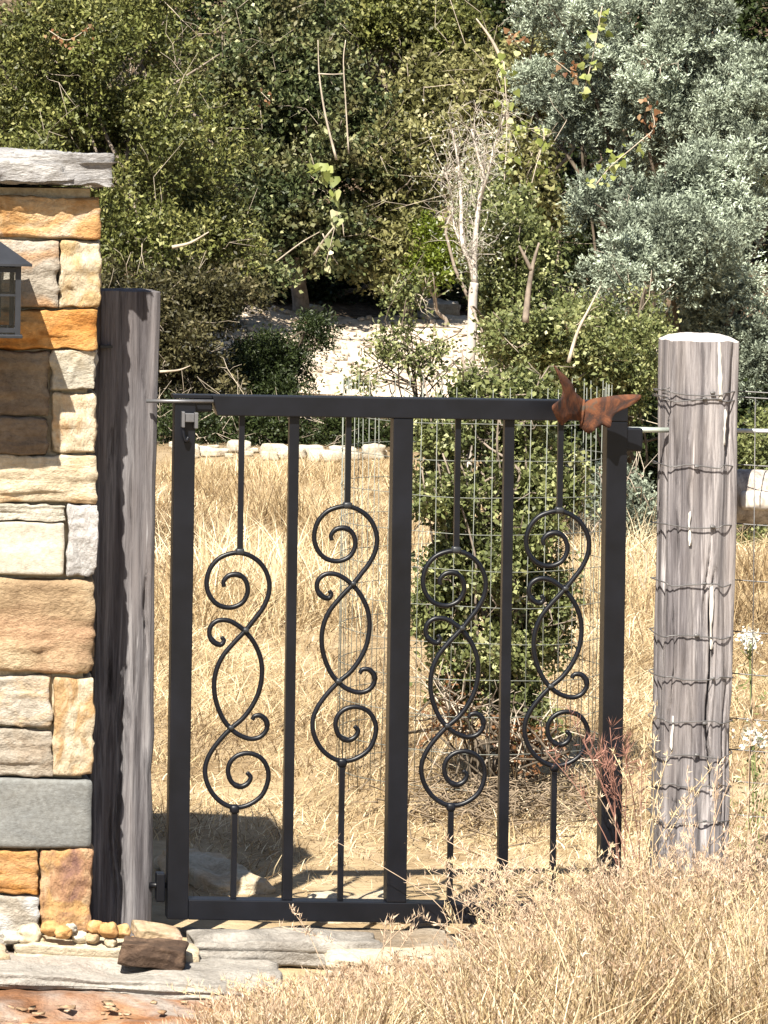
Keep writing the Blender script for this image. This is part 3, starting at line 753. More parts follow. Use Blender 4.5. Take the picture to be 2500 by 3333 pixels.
slab('flagstone', (-300, 640), (-1.05, -0.60), -0.085, 0.05, BROWN, 'brown flagstone strewn with chips along the bottom left edge', 'flagstone', 5, (0.36, 0.17, 0.07), k=30, rough=0.015)
slab('flagstone', (-220, 26), (-0.30, -0.165), -0.004, 0.06, BROWN, 'small brown edge stone left of the cream flagstone', 'flagstone', 6, (0.5, 0.45, 0.35), k=12)
slab('stone_block', (395, 600), (-0.34, -0.24), 0.022, 0.048, [(0.3, (0.04, 0.026, 0.02)), (0.6, (0.09, 0.058, 0.04)), (0.8, (0.2, 0.14, 0.1))], 'dark brown stone block sitting on the flagstones', 'stone', 7, (0.17, 0.11, 0.075), k=20, rough=0.010, tilt=(0, 0.10, -0.18), strata=0.1, stretch=(1, 1, 1), scale=14, rnd=0.1)
slab('flat_stone', (432, 585), (-0.19, -0.11), 0.030, 0.03, BROWN, 'flat pinkish tan stone leaning at the foot of the dark post', 'stone', 8, (0.5, 0.36, 0.28), k=12, rough=0.006, tilt=(0.1, 0.16, 0.1))
slab('flat_stone', (590, 800), (0.6, 0.95), 0.015, 0.07, CREAM, 'tan flat stone behind the lower left corner of the gate', 'stone', 9, (0.5, 0.36, 0.22), k=20, rough=0.022, rnd=0.8, tilt=(0.05, 0.03, 0.3))
slab('flat_stone', (1010, 1300), (0.25, 0.45), 0.008, 0.06, CREAM, 'pale stone in the grass behind the middle of the gate', 'stone', 10, k=16, rough=0.016, rnd=0.7)
slab('flat_stone', (1330, 1440), (0.2, 0.33), 0.012, 0.06, GREYMOT, 'small grey stone behind the bottom rail right of the middle stile', 'stone', 11, k=8)
slab('ledge_stone', (900, 1480), (-0.13, 0.04), 0.0, 0.035, GREYMOT, 'flaky split ledge stone under the bottom rail', 'stone', 12, (0.2, 0.15, 0.1), k=22, rough=0.014, strata=0.5, tilt=(0.1, -0.015, 0.05))
slab('ledge_stone', (1060, 1560), (-0.24, -0.10), -0.02, 0.04, CREAM, 'cream split ledge stone half buried in dry grass', 'stone', 13, (0.3, 0.24, 0.17), k=22, rough=0.014, strata=0.5, tilt=(0.08, -0.02, -0.1))
slab('ledge_stone', (600, 1000), (-0.03, 0.12), -0.02, 0.04, GREYMOT, 'shaded grey ledge stone under the left end of the gate', 'stone', 14, (0.2, 0.15, 0.1), k=14, rough=0.01)

rub = [(95, 3042, 34, CREAM, 'largest cream rubble stone against the pillar foot'), (165, 3022, 26, ORANGE, 'orange rubble stone in front of the tall purple pillar stone'), (205, 3035, 24, ORANGE, 'rounded orange rubble stone next to the cream ones'),
       (262, 3050, 22, CREAM, 'small cream rubble chip at the pillar corner'), (312, 3018, 24, ORANGE, 'pointed orange rubble stone standing at the pillar corner'), (352, 3025, 27, ORANGE, 'round orange rubble stone in front of the dark post'),
       (397, 3030, 24, ORANGE, 'round orange rubble stone beside the flat pinkish stone'), (300, 3052, 20, BROWN, 'small brown rubble chip in the row below the post'), (360, 3066, 18, CREAM, 'tiny cream chip resting on the cream flagstone'),
       (130, 3062, 17, BROWN, 'small brown chip under the largest cream rubble stone'), (232, 3020, 18, PALE, 'small pale rubble chip between two orange stones'), (425, 3062, 16, ORANGE, 'small orange chip left of the dark brown block'),
       (40, 3050, 26, PALE, 'pale rubble stone at the left end of the row')]
rm = {id(p): stone_mat('rubble_%d' % i, p, 14) for i, p in enumerate((CREAM, ORANGE, BROWN, PALE))}
for i, (px, py, r, pal, lab) in enumerate(rub):
    y = -0.19 - 0.012 * (i % 3)
    c = W(px, py, y); s = r / PXM(y) * 0.9
    me = rock_mesh('rubble_stone', (0, 0, 0), (s * 1.35, s * 1.1, s * 1.0), 7, 1.0, s * 0.3, 200 + i, 45)
    o = link('rubble_stone', me, rm[id(pal)]); o.location = c
    tag(o, lab, 'stone', 'small rubble stones along the foot of the pillar')

# chips and fallen leaves on the lower flagstones
def chips():
    B = Bag(); Vc, Fc = cube_grid(0)
    for k in range(150):
        x = RNG.uniform(-1.05, -0.25); y = RNG.uniform(-1.0, -0.5)
        z = -0.064 if y > -0.64 else -0.083
        s = RNG.uniform(0.003, 0.011)
        q = Vc * np.array([s * RNG.uniform(.8, 2.2), s, 0.002]) + (RNG.random(Vc.shape) - .5) * s * 0.7
        a = RNG.random() * 6.28; R = np.array([[math.cos(a), -math.sin(a), 0], [math.sin(a), math.cos(a), 0], [0, 0, 1]])
        B.add(q @ R.T + np.array([x, y, z + 0.003]), Fc)
    o = B.link('stone_chips', stone_mat('stone_chip', [(0.3, (0.2, 0.11, 0.06)), (0.55, (0.38, 0.27, 0.17)), (0.7, (0.55, 0.46, 0.36))], 18), smooth=False)
    tag(o, 'stone chips and dry leaf scraps over the lower flagstones', 'debris', kind='stuff')
chips()

# limestone rocks along the far edge of the meadow
lm = stone_mat('limestone_rock', [(0.3, (0.30, 0.25, 0.19)), (0.5, (0.47, 0.42, 0.34)), (0.7, (0.58, 0.54, 0.47))], 10)
for i in range(30):
    px = 560 + i * 23.5 + RNG.uniform(-16, 16)
    y = 14.0 + RNG.uniform(-0.12, 0.25) - 0.0006 * (px - 560)
    x = W(px, 1510, y).x
    s = 0.018 + 0.045 * RNG.random() ** 1.6
    hh = s * RNG.uniform(0.5, 0.85)
    me = rock_mesh('limestone_rock', (0, 0, 0), (s * RNG.uniform(1.0, 1.7), s, hh), 4, 0.5, s * 0.3, 300 + i, 9)
    o = link('limestone_rock', me, lm); o.location = (x, y, float(ground_z(x, y)[0]) + hh * 0.6 + RNG.uniform(0.0, 0.02))
    tag(o, 'white limestone rock in the row edging the dry meadow', 'rock', 'limestone rocks edging the meadow')
lg = [(700, 1035, 0.07), (760, 1052, 0.10), (850, 1062, 0.08), (910, 1035, 0.12), (990, 1028, 0.09), (1080, 1015, 0.11), (1160, 1045, 0.09), (1230, 1010, 0.12), (1340, 1060, 0.10), (1430, 1090, 0.12), (1010, 1110, 0.07), (1190, 1170, 0.08), (1480, 1140, 0.1)]
for i, (px, py, s) in enumerate(lg):
    y = 18.5 + (1250 - py) / 60.0
    c = W(px, py, y)
    me = rock_mesh('limestone_rock', (0, 0, 0), (s * 1.3, s, s * 0.6), 5, 0.5, s * 0.3, 400 + i, 7)
    o = link('limestone_rock', me, lm); o.location = (c.x, y, max(float(ground_z(c.x, y)[0]) + s * 0.55, 0.1))
    tag(o, 'pale limestone rock half sunk in the gravel bank', 'rock', 'limestone rocks on the gravel bank')

# ------------------------------------------------------------------ vegetation
def unit(a): return a / (np.linalg.norm(a, axis=1)[:, None] + 1e-12)

def leaves_mesh(name, P, D, L, Wd, tint, fold=0.25, rng=RNG):
    n = len(P); D = unit(D)
    r = unit(rng.normal(size=(n, 3))); side = unit(np.cross(D, r)); nor = np.cross(D, side)
    L = L[:, None]; Wd = Wd[:, None]
    a = P; c = P + D * L
    m = P + D * L * 0.45 + nor * Wd * fold
    b = m + side * Wd * 0.5; d = m - side * Wd * 0.5
    V = np.stack([a, b, c, d], 1).reshape(-1, 3)
    F = np.arange(n * 4).reshape(-1, 4)
    return raw_mesh(name, V, F, False, np.repeat(tint, 4))

def clump_foliage(clumps, n_sprays, m, spray_len, leaf, width, up=0.3, rnd=0.5, shell=0.55, rng=RNG, lat=0.8, tintvar=0.5):
    """clumps: array (cx, cy, cz, r); returns leaf positions, directions, lengths, widths, tints"""
    cl = np.array(clumps); w_ = cl[:, 3] ** 2; idx = rng.choice(len(cl), n_sprays, p=w_ / w_.sum())
    c = cl[idx]
    o = unit(rng.normal(size=(n_sprays, 3)))
    rad = (shell + (1 - shell) * rng.random(n_sprays)) ** 1.0
    p0 = c[:, :3] + o * (c[:, 3] * rad)[:, None] * np.array([1, 1, 0.85])
    d = unit(o * 0.8 + rng.normal(size=(n_sprays, 3)) * rnd + np.array([0, 0, up]))
    t = (np.arange(m) + 0.5) / m
    P = (p0[:, None, :] + d[:, None, :] * (t[None, :, None] * spray_len)).reshape(-1, 3)
    DD = np.repeat(d, m, 0); N = len(P)
    DD = unit(DD * (1 - lat * 0.4) + rng.normal(size=(N, 3)) * lat)
    P = P + rng.normal(size=(N, 3)) * leaf * 0.25
    Lg = leaf * rng.uniform(0.6, 1.3, N); Wd = width * rng.uniform(0.7, 1.3, N)
    ct = rng.random(len(cl))[idx]
    ti = np.clip(np.repeat(ct * tintvar + rng.random(n_sprays) * (1 - tintvar), m) * 0.8 + rng.random(N) * 0.2, 0, 1)
    return P, DD, Lg, Wd, ti ** 1.55

def ell_clumps(ells, n, rmin, rmax, rng=RNG, surf=0.5):
    """ells: (px, py, rx_px, ry_px, y, ry_depth_m) -> n clump spheres spread through them"""
    E = []
    for (px, py, rx, ry, y, dy) in ells:
        c = W(px, py, y); s = PXM(y); E.append((c.x, c.y, c.z, rx / s, dy, ry / s))
    E = np.array(E); vol = E[:, 3] * E[:, 5]; idx = rng.choice(len(E), n, p=vol / vol.sum())
    o = unit(rng.normal(size=(n, 3))); r = (surf + (1 - surf) * rng.random(n)) * rng.random(n) ** 0.15
    e = E[idx]; rr = rng.uniform(rmin, rmax, n)
    c = e[:, :3] + o * r[:, None] * np.maximum(e[:, 3:6] - rr[:, None] * 0.7, 0.02)
    return np.column_stack([c, rr])

def limbs(bag, base, clumps, r0, n, rng=RNG, sides=5, wig=0.12, tip=0.15):
    """tapered trunk from base through the crown with limbs to n of the clumps"""
    cl = np.array(clumps); base = np.array(base)
    top = cl[:, :3].mean(0) * 0.4 + cl[np.argmax(cl[:, 2]), :3] * 0.6
    k = 10; t = np.linspace(0, 1, k)[:, None]
    tr = base + (top - base) * t + rng.normal(size=(k, 3)) * wig * 0.3 * np.array([1, 1, 0.3]); tr[0] = base
    bag.tube(spline(tr, 3), np.linspace(r0, r0 * 0.25, (k - 1) * 3 + 1), sides + 2)
    pick = rng.choice(len(cl), min(n, len(cl)), replace=False)
    for i in pick:
        e = cl[i, :3]; s = tr[int(np.clip((rng.uniform(0.15, 0.8)) * k, 1, k - 2))]
        if np.linalg.norm(e - s) < 0.05: continue
        mid = s * 0.5 + e * 0.5 + rng.normal(size=3) * wig; q = s * 0.2 + e * 0.8 + rng.normal(size=3) * wig * 0.5
        pts = spline([s, mid, q, e + (e - q) * 0.6], 4)
        bag.tube(pts, np.linspace(r0 * 0.32, max(r0 * 0.05, 0.0025), len(pts)), sides)

def twigs(bag, pts0, n_each, ln, r, rng=RNG, up=0.5, spread=0.8, outw=None):
    for p in pts0:
        for _ in range(n_each):
            d = rng.normal(size=3) * spread + np.array([0, -0.2, up]); d /= np.linalg.norm(d)
            l = ln * rng.uniform(0.5, 1.3)
            q = [p, p + d * l * 0.35 + rng.normal(size=3) * l * 0.06, p + d * l * 0.7 + rng.normal(size=3) * l * 0.12, p + d * l + rng.normal(size=3) * l * 0.15]
            bag.tube(q, [r, r * 0.8, r * 0.6, r * 0.3], 4)
            e = q[2]; d2 = unit((d + rng.normal(size=3) * 0.7)[None])[0]
            bag.tube([e, e + d2 * l * 0.3, e + d2 * l * 0.5 + rng.normal(size=3) * l * 0.05], [r * 0.6, r * 0.4, r * 0.25], 4)

BARK = plain_mat('grey_bark', (0.22, 0.18, 0.145), 0.9, 0, 0.1, 0.4, 25)
BARKD = plain_mat('dark_bark', (0.10, 0.08, 0.06), 0.9, 0, 0.1, 0.4, 25)
BARKP = plain_mat('pale_bark', (0.46, 0.41, 0.36), 0.85, 0, 0.1, 0.3, 18)
TWIG = plain_mat('bare_twig', (0.40, 0.34, 0.27), 0.9, 0, 0.1, 0.3, 12)

JUN = leaf_mat('juniper_leaf', [(0, (0.018, 0.022, 0.006)), (0.38, (0.085, 0.092, 0.024)), (0.7, (0.24, 0.235, 0.075)), (1, (0.56, 0.52, 0.28))], 0.15, patch=(0.17, 0.19, 0.05))
OAK = leaf_mat('oak_leaf', [(0, (0.015, 0.023, 0.009)), (0.38, (0.07, 0.09, 0.034)), (0.7, (0.22, 0.235, 0.10)), (1, (0.55, 0.55, 0.34))], 0.15, patch=(0.16, 0.13, 0.055))
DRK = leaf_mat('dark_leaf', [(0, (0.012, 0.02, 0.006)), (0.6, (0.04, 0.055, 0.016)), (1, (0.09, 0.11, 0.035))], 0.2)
BLU = leaf_mat('bluegreen_scale_leaf', [(0, (0.05, 0.06, 0.045)), (0.35, (0.15, 0.175, 0.13)), (0.7, (0.36, 0.41, 0.31)), (1, (0.58, 0.66, 0.53))], 0.12, 0.6)
YEL = leaf_mat('yellow_green_leaf', [(0, (0.06, 0.06, 0.018)), (0.4, (0.17, 0.165, 0.06)), (0.75, (0.32, 0.30, 0.14)), (1, (0.48, 0.40, 0.26))], 0.2)
LIME = leaf_mat('vine_leaf', [(0, (0.16, 0.19, 0.04)), (0.6, (0.33, 0.37, 0.11)), (1, (0.50, 0.52, 0.24))], 0.4)
DKG = leaf_mat('deep_green_leaf', [(0, (0.02, 0.03, 0.012)), (0.5, (0.07, 0.09, 0.035)), (1, (0.2, 0.22, 0.1))], 0.15)
BRIGHT = leaf_mat('fresh_juniper', [(0, (0.07, 0.10, 0.01)), (0.6, (0.16, 0.20, 0.025)), (1, (0.24, 0.27, 0.05))], 0.3)
MIDG = leaf_mat('mid_green_leaf', [(0, (0.035, 0.045, 0.014)), (0.38, (0.14, 0.16, 0.055)), (0.7, (0.33, 0.34, 0.15)), (1, (0.60, 0.56, 0.36))], 0.18)
BRN = leaf_mat('dead_leaf', [(0, (0.12, 0.05, 0.02)), (0.6, (0.26, 0.13, 0.06)), (1, (0.38, 0.25, 0.14))], 0.3)

def plant(name, label, cat, ells, base, mat, n_clumps, rr, n_sprays, m, spray, leaf, width, bark=BARK, trunk=0.05, nlimb=14, twig_n=0, twig_len=0.3, seed=1, up=0.3, rnd=0.5, shell=0.4, surf=0.5, lat=0.8, group=None, twig_mat=TWIG, fol='crown', wig=0.12, tintvar=0.5):
    rng = np.random.default_rng(seed)
    cl = ell_clumps(ells, n_clumps, rr[0], rr[1], rng, surf)
    b = W(base[0], base[1], base[2]); bx, by = b.x, b.y; bz = float(ground_z(bx, by)[0]) - 0.05
    t = thing(name, (bx, by, bz + 0.05), label, cat, group)
    B = Bag(); limbs(B, (bx, by, bz), cl, trunk, nlimb, rng, wig=wig); B.link('trunk', bark, t)
    ns = len(cl) * 8; i2 = rng.choice(len(cl), ns, p=cl[:, 3] ** 2 / (cl[:, 3] ** 2).sum())
    so_ = unit(rng.normal(size=(ns, 3)) + np.array([0, -0.15, 0.15]))
    sub = np.column_stack([cl[i2, :3] + so_ * (cl[i2, 3] * rng.uniform(0.4, 1.1, ns))[:, None], cl[i2, 3] * rng.uniform(0.22, 0.45, ns)])
    a = clump_foliage(sub, n_sprays, m, spray, leaf, width, up, rnd, shell, rng, lat, tintvar)
    link(fol, leaves_mesh(fol, *a, rng=rng), mat, t)
    if twig_n:
        B = Bag(); pk = rng.choice(len(cl), min(twig_n, len(cl)), replace=False)
        twigs(B, cl[pk, :3], 2, twig_len, 0.0032, rng, up=0.3); B.link('twigs', twig_mat, t)['kind'] = 'stuff'
    return t, cl

# --- left mass
plant('juniper_tree', 'tall olive green juniper filling the upper left behind the stone pillar', 'tree',
      [(150, 250, 420, 420, 18.2, 0.9), (520, 480, 380, 360, 18.0, 0.9), (60, 720, 330, 330, 17.0, 0.8), (470, 820, 330, 260, 16.6, 0.6), (700, 780, 200, 170, 17.8, 0.5), (420, 60, 420, 260, 19, 0.8)],
      (330, 1380, 18.0), JUN, 240, (0.09, 0.22), 15000, 6, 0.11, 0.040, 0.018, trunk=0.09, nlimb=40, twig_n=26, twig_len=0.4, seed=11, up=0.15, rnd=0.6)
plant('oak_tree', 'dark leafy scrub oak left of centre with a limb hanging over the gravel bank', 'tree',
      [(880, 330, 330, 330, 20.6, 0.8), (1120, 480, 220, 300, 20.4, 0.6), (820, 640, 260, 220, 20.2, 0.6), (1070, 790, 150, 120, 20.0, 0.3), (930, 60, 300, 200, 21, 0.8), (760, 880, 230, 110, 19.6, 0.4)],
      (980, 1050, 20.6), OAK, 190, (0.08, 0.19), 11500, 6, 0.15, 0.046, 0.028, trunk=0.07, nlimb=36, twig_n=30, twig_len=0.45, seed=12, up=0.1, rnd=0.7, lat=1.0)
plant('juniper_tree', 'lower brownish juniper with bare twigs just right of the left wooden post', 'tree',
      [(420, 1010, 260, 170, 15.0, 0.5), (560, 1180, 230, 190, 14.9, 0.5), (690, 980, 230, 130, 15.2, 0.4), (300, 1250, 220, 200, 15.0, 0.4), (650, 1300, 200, 120, 14.9, 0.3)],
      (560, 1480, 15.2), leaf_mat('brownish_leaf', [(0, (0.02, 0.018, 0.008)), (0.45, (0.065, 0.06, 0.024)), (0.78, (0.18, 0.155, 0.075)), (1, (0.44, 0.37, 0.24))], 0.25),
      110, (0.07, 0.16), 7600, 6, 0.10, 0.034, 0.016, bark=BARKD, trunk=0.05, nlimb=34, twig_n=40, twig_len=0.26, seed=13, up=-0.1, rnd=0.8)
plant('juniper_shrub', 'dark green juniper shrub in front of the pale gravel bank', 'shrub',
      [(880, 1200, 180, 120, 15.6, 0.35), (1030, 1090, 70, 60, 15.8, 0.2), (830, 1290, 220, 80, 15.4, 0.3)],
      (900, 1400, 15.6), DRK, 84, (0.06, 0.13), 5600, 7, 0.09, 0.028, 0.010, bark=BARKD, trunk=0.03, nlimb=14, seed=14, up=0.5)
# --- centre
plant('oak_sapling', 'slender sapling with small yellowish leaves rising from the gravel bank', 'tree',
      [(1290, 560, 150, 330, 20.4, 0.5), (1400, 380, 200, 260, 20.8, 0.5), (1330, 830, 130, 180, 20.2, 0.3), (1180, 760, 120, 150, 20.3, 0.3)],
      (1330, 1080, 20.3), YEL, 100, (0.06, 0.14), 6200, 5, 0.13, 0.045, 0.028, trunk=0.028, nlimb=36, twig_n=30, twig_len=0.3, seed=15, up=0.2, rnd=0.8, lat=1.1)
plant('juniper_shrub', 'small bright green juniper shrub in the hollow left of the white trunk', 'shrub',
      [(1430, 860, 95, 110, 20.0, 0.22), (1400, 780, 60, 60, 20.0, 0.2)],
      (1430, 1000, 20.0), BRIGHT, 30, (0.07, 0.13), 1700, 7, 0.10, 0.035, 0.013, trunk=0.02, nlimb=8, seed=16, up=0.3)
plant('oak_tree', 'mottled yellow green tree behind the vines right of the white sapling', 'tree',
      [(1660, 330, 170, 230, 13.5, 0.4), (1660, 620, 170, 230, 12.5, 0.4)],
      (1680, 1450, 13), YEL, 120, (0.07, 0.15), 6500, 5, 0.12, 0.038, 0.023, trunk=0.04, nlimb=30, twig_n=40, twig_len=0.4, seed=17, up=0.1, rnd=0.8, lat=1.1)
plant('leafy_shrub', 'loose leafy shrub rising above the gate rail beside the white trunk', 'shrub',
      [(1680, 900, 170, 230, 10.0, 0.35), (1730, 1130, 190, 150, 9.0, 0.35), (1850, 1150, 160, 150, 9.3, 0.3), (1620, 700, 140, 180, 10.4, 0.3)],
      (1650, 1800, 9.5), MIDG, 130, (0.05, 0.11), 7600, 5, 0.09, 0.026, 0.017, trunk=0.02, nlimb=30, twig_n=30, twig_len=0.15, seed=18, up=0.3, rnd=0.8, lat=1.0)

plant('oak_tree', 'olive tree at top centre behind the white sapling', 'tree',
      [(1430, 150, 260, 200, 21.5, 0.6), (1250, 60, 200, 150, 21.5, 0.6)],
      (1430, 1000, 21.6), JUN, 80, (0.09, 0.18), 4500, 5, 0.13, 0.044, 0.024, trunk=0.05, nlimb=20, twig_n=10, twig_len=0.3, seed=19, up=0.1, rnd=0.8, lat=1.1)
plant('oak_sapling', 'thin dark-stemmed sapling standing against the pale gravel bank', 'tree',
      [(1340, 1150, 190, 110, 14.6, 0.3), (1210, 1240, 110, 60, 14.5, 0.25), (1330, 950, 100, 130, 14.8, 0.25)],
      (1345, 1400, 14.6), MIDG, 46, (0.05, 0.10), 420, 5, 0.10, 0.032, 0.020, bark=BARKD, trunk=0.014, nlimb=26, twig_n=12, twig_len=0.16, seed=20, up=0.3, rnd=0.8, lat=1.1)
# --- right: blue-green juniper in upright tufts
def blue_juniper(name, label, ells, base, n_clumps, n_tufts, seed):
    rng = np.random.default_rng(seed)
    cl = ell_clumps(ells, n_clumps, 0.10, 0.21, rng, 0.5)
    b = W(*base); bz = float(ground_z(b.x, b.y)[0]) - 0.05
    t = thing(name, (b.x, b.y, bz + 0.05), label, 'tree')
    B = Bag(); limbs(B, (b.x, b.y, bz), cl, 0.05, 16, rng); B.link('trunk', BARKD, t)
    w_ = cl[:, 3] ** 2; ns = n_clumps * 9; i2 = rng.choice(len(cl), ns, p=w_ / w_.sum()); so_ = unit(rng.normal(size=(ns, 3)) + np.array([0, -0.3, 0.3]))
    sub = np.column_stack([cl[i2, :3] + so_ * (cl[i2, 3] * rng.uniform(0.75, 1.0, ns))[:, None], rng.uniform(0.02, 0.055, ns)])
    cl = sub; idx = rng.integers(0, ns, n_tufts); c = cl[idx]
    o = unit(rng.normal(size=(n_tufts, 3)) + np.array([0, -0.25, 0.45]))
    p0 = c[:, :3] + o * (c[:, 3] * rng.uniform(0.35, 1.0, n_tufts))[:, None]
    d = unit(o + np.array([0, 0, 0.45]) + rng.normal(size=(n_tufts, 3)) * 0.35)
    m = 12
    tt = rng.random((n_tufts, m, 1)); L = rng.uniform(0.03, 0.085, (n_tufts, 1, 1))
    P = (p0[:, None] + d[:, None] * tt * L + rng.normal(size=(n_tufts, m, 3)) * 0.005).reshape(-1, 3)
    DD = unit(np.repeat(d, m, 0) + rng.normal(size=(n_tufts * m, 3)) * 0.55)
    N = len(P)
    ti = np.clip(np.repeat(rng.random(n_clumps)[i2[idx]] * 0.35 + rng.random(len(cl))[idx] * 0.25 + rng.random(n_tufts) * 0.1, m) + tt.reshape(-1) * 0.45, 0, 1) ** 1.3
    link('crown', leaves_mesh('crown', P, DD, rng.uniform(0.014, 0.030, N), rng.uniform(0.005, 0.010, N), ti, rng=rng), BLU, t)
    B = Bag(); pk = rng.choice(len(cl), 14, replace=False); twigs(B, cl[pk, :3], 1, 0.16, 0.003, rng); B.link('twigs', TWIG, t)['kind'] = 'stuff'
blue_juniper('juniper_tree', 'pale blue-green juniper with feathery tufts above the right wooden post',
             [(2180, 780, 300, 230, 10.6, 0.5), (2060, 900, 200, 170, 10.3, 0.35), (2380, 1000, 230, 230, 10.8, 0.4), (2330, 700, 260, 260, 11.0, 0.5), (1960, 700, 130, 120, 10.8, 0.3), (2200, 1080, 180, 160, 10.9, 0.35), (2490, 1180, 120, 160, 10.6, 0.3)],
             (2260, 1800, 10.8), 52, 11500, 21)
blue_juniper('juniper_tree', 'taller grey-green juniper filling the upper right corner',
             [(1950, 150, 260, 240, 12.6, 0.6), (2250, 180, 300, 300, 12.4, 0.6), (2430, 420, 260, 330, 12.0, 0.5), (2080, 430, 260, 230, 12.5, 0.5), (1820, 330, 140, 240, 12.8, 0.4), (1790, 60, 180, 160, 13, 0.4)],
             (2200, 1700, 12.6), 70, 14500, 22)
plant('leafy_shrub', 'small-leaved green shrub between the gate corner and the wooden post', 'shrub',
      [(2010, 1190, 150, 190, 9.6, 0.3), (1900, 1080, 130, 130, 9.8, 0.3), (2090, 1130, 90, 200, 9.9, 0.25)],
      (2050, 1720, 9.8), MIDG, 70, (0.05, 0.10), 3600, 5, 0.08, 0.022, 0.013, bark=BARKD, trunk=0.025, nlimb=20, twig_n=10, seed=23)
plant('low_shrub', 'low grey-green shrub at the meadow edge seen beside the latch', 'shrub',
      [(2080, 1650, 80, 110, 9.2, 0.25), (2000, 1620, 90, 120, 9.3, 0.2)],
      (2060, 1800, 9.2), BLU, 26, (0.05, 0.09), 1200, 6, 0.08, 0.022, 0.011, trunk=0.015, nlimb=10, seed=24, twig_n=6)
plant('low_shrub', 'dark green shrub right of the pale post below the brace log', 'shrub',
      [(2460, 1790, 120, 90, 9.2, 0.25), (2480, 1480, 120, 150, 9.4, 0.3)],
      (2460, 1880, 9.2), MIDG, 34, (0.05, 0.09), 1700, 6, 0.08, 0.022, 0.013, bark=BARKD, trunk=0.015, nlimb=12, seed=25)
# dark thicket behind the gate, above the limestone row
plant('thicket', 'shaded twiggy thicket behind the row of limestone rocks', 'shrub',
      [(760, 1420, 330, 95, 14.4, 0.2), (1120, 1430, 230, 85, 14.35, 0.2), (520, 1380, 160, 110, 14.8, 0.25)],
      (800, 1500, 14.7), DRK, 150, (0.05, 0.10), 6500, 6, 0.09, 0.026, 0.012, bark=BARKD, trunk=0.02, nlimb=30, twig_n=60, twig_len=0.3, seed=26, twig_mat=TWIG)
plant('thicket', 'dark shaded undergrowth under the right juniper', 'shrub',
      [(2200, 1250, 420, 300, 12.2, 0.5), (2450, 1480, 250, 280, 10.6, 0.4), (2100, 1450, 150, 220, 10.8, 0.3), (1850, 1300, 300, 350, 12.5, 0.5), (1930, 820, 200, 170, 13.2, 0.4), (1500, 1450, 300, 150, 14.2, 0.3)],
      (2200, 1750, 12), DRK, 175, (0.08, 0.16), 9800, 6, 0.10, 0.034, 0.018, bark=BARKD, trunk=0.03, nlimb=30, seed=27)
# far backdrop of trees on the slope
far = [(-250, 300, 900, 26.0, 'leftmost of the dark trees on the slope behind the pillar'), (500, 250, 800, 25.0, 'dark tree on the slope behind the olive juniper'), (1180, 200, 620, 27.0, 'shadowy tree on the slope behind the scrub oak'),
       (1750, 200, 650, 25.5, 'dark tree on the slope behind the yellow green tree'), (2300, 250, 700, 24.0, 'dark tree on the slope behind the right junipers'), (2850, 300, 700, 23.0, 'dark tree on the slope beyond the right edge')]
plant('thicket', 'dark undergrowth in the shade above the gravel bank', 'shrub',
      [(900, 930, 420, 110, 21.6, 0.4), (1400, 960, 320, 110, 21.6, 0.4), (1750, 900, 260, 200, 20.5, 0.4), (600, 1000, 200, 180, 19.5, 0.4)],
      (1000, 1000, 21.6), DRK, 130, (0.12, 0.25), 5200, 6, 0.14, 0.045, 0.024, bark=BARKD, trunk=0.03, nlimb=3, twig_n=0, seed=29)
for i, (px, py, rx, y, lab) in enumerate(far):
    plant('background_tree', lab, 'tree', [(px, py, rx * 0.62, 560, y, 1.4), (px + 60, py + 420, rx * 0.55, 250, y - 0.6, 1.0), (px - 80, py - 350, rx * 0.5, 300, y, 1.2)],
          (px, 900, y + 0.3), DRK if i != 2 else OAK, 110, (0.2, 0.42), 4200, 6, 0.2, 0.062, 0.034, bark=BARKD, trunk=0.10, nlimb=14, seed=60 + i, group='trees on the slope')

# --- white-barked dead sapling
def white_sapling():
    rng = np.random.default_rng(5); y = 9.6
    q = lambda a, b, dy=0.0: np.array(W(a, b, y + dy)[:])
    b = W(1530, 1300, y); bz = float(ground_z(b.x, y)[0])
    t = thing('bare_sapling', (b.x, y, bz), 'white-barked bare sapling with fine pale twigs standing behind the gate', 'tree')
    B = Bag()
    tr = [(b.x - 0.02, y, bz - 0.03), q(1522, 1500), q(1525, 1280), q(1535, 1100), q(1540, 960), q(1545, 920)]
    p = spline(tr, 5); B.tube(p, np.linspace(0.024, 0.021, len(p)), 8)
    forks = [([q(1545, 920), q(1530, 850), q(1505, 790), q(1500, 640, .1), q(1490, 520, .1), q(1470, 420, .1)], 0.014), ([q(1545, 925), q(1545, 800), q(1560, 660), q(1575, 580), q(1560, 520), q(1535, 420)], 0.015),
             ([q(1560, 660), q(1590, 560, -.1), q(1610, 470, -.1), q(1640, 380, -.1)], 0.007), ([q(1530, 850), q(1480, 740, .1), q(1470, 640, .1), q(1450, 560, .1)], 0.007)]
    nodes = []
    for pts, r in forks:
        s = spline(pts, 5); B.tube(s, np.linspace(r, r * 0.35, len(s)), 6); nodes += list(s[3::2])
    B.link('trunk', BARKP, t)
    B = Bag(); twigs(B, nodes, 4, 0.15, 0.0019, rng, up=0.9, spread=0.6); twigs(B, nodes, 3, 0.09, 0.0015, rng, up=0.3); B.link('twigs', BARKP, t)['kind'] = 'stuff'
    P = np.vstack([np.array(nodes)[rng.integers(0, len(nodes), 900)] + rng.normal(size=(900, 3)) * np.array([0.09, 0.05, 0.07])]); n = len(P)
    link('lichen', leaves_mesh('lichen', P, unit(rng.normal(size=(n, 3))), rng.uniform(0.010, 0.024, n), rng.uniform(0.005, 0.012, n), rng.random(n), rng=rng), leaf_mat('lichen', [(0, (0.18, 0.19, 0.14)), (1, (0.45, 0.46, 0.38))], 0.1), t)
white_sapling()

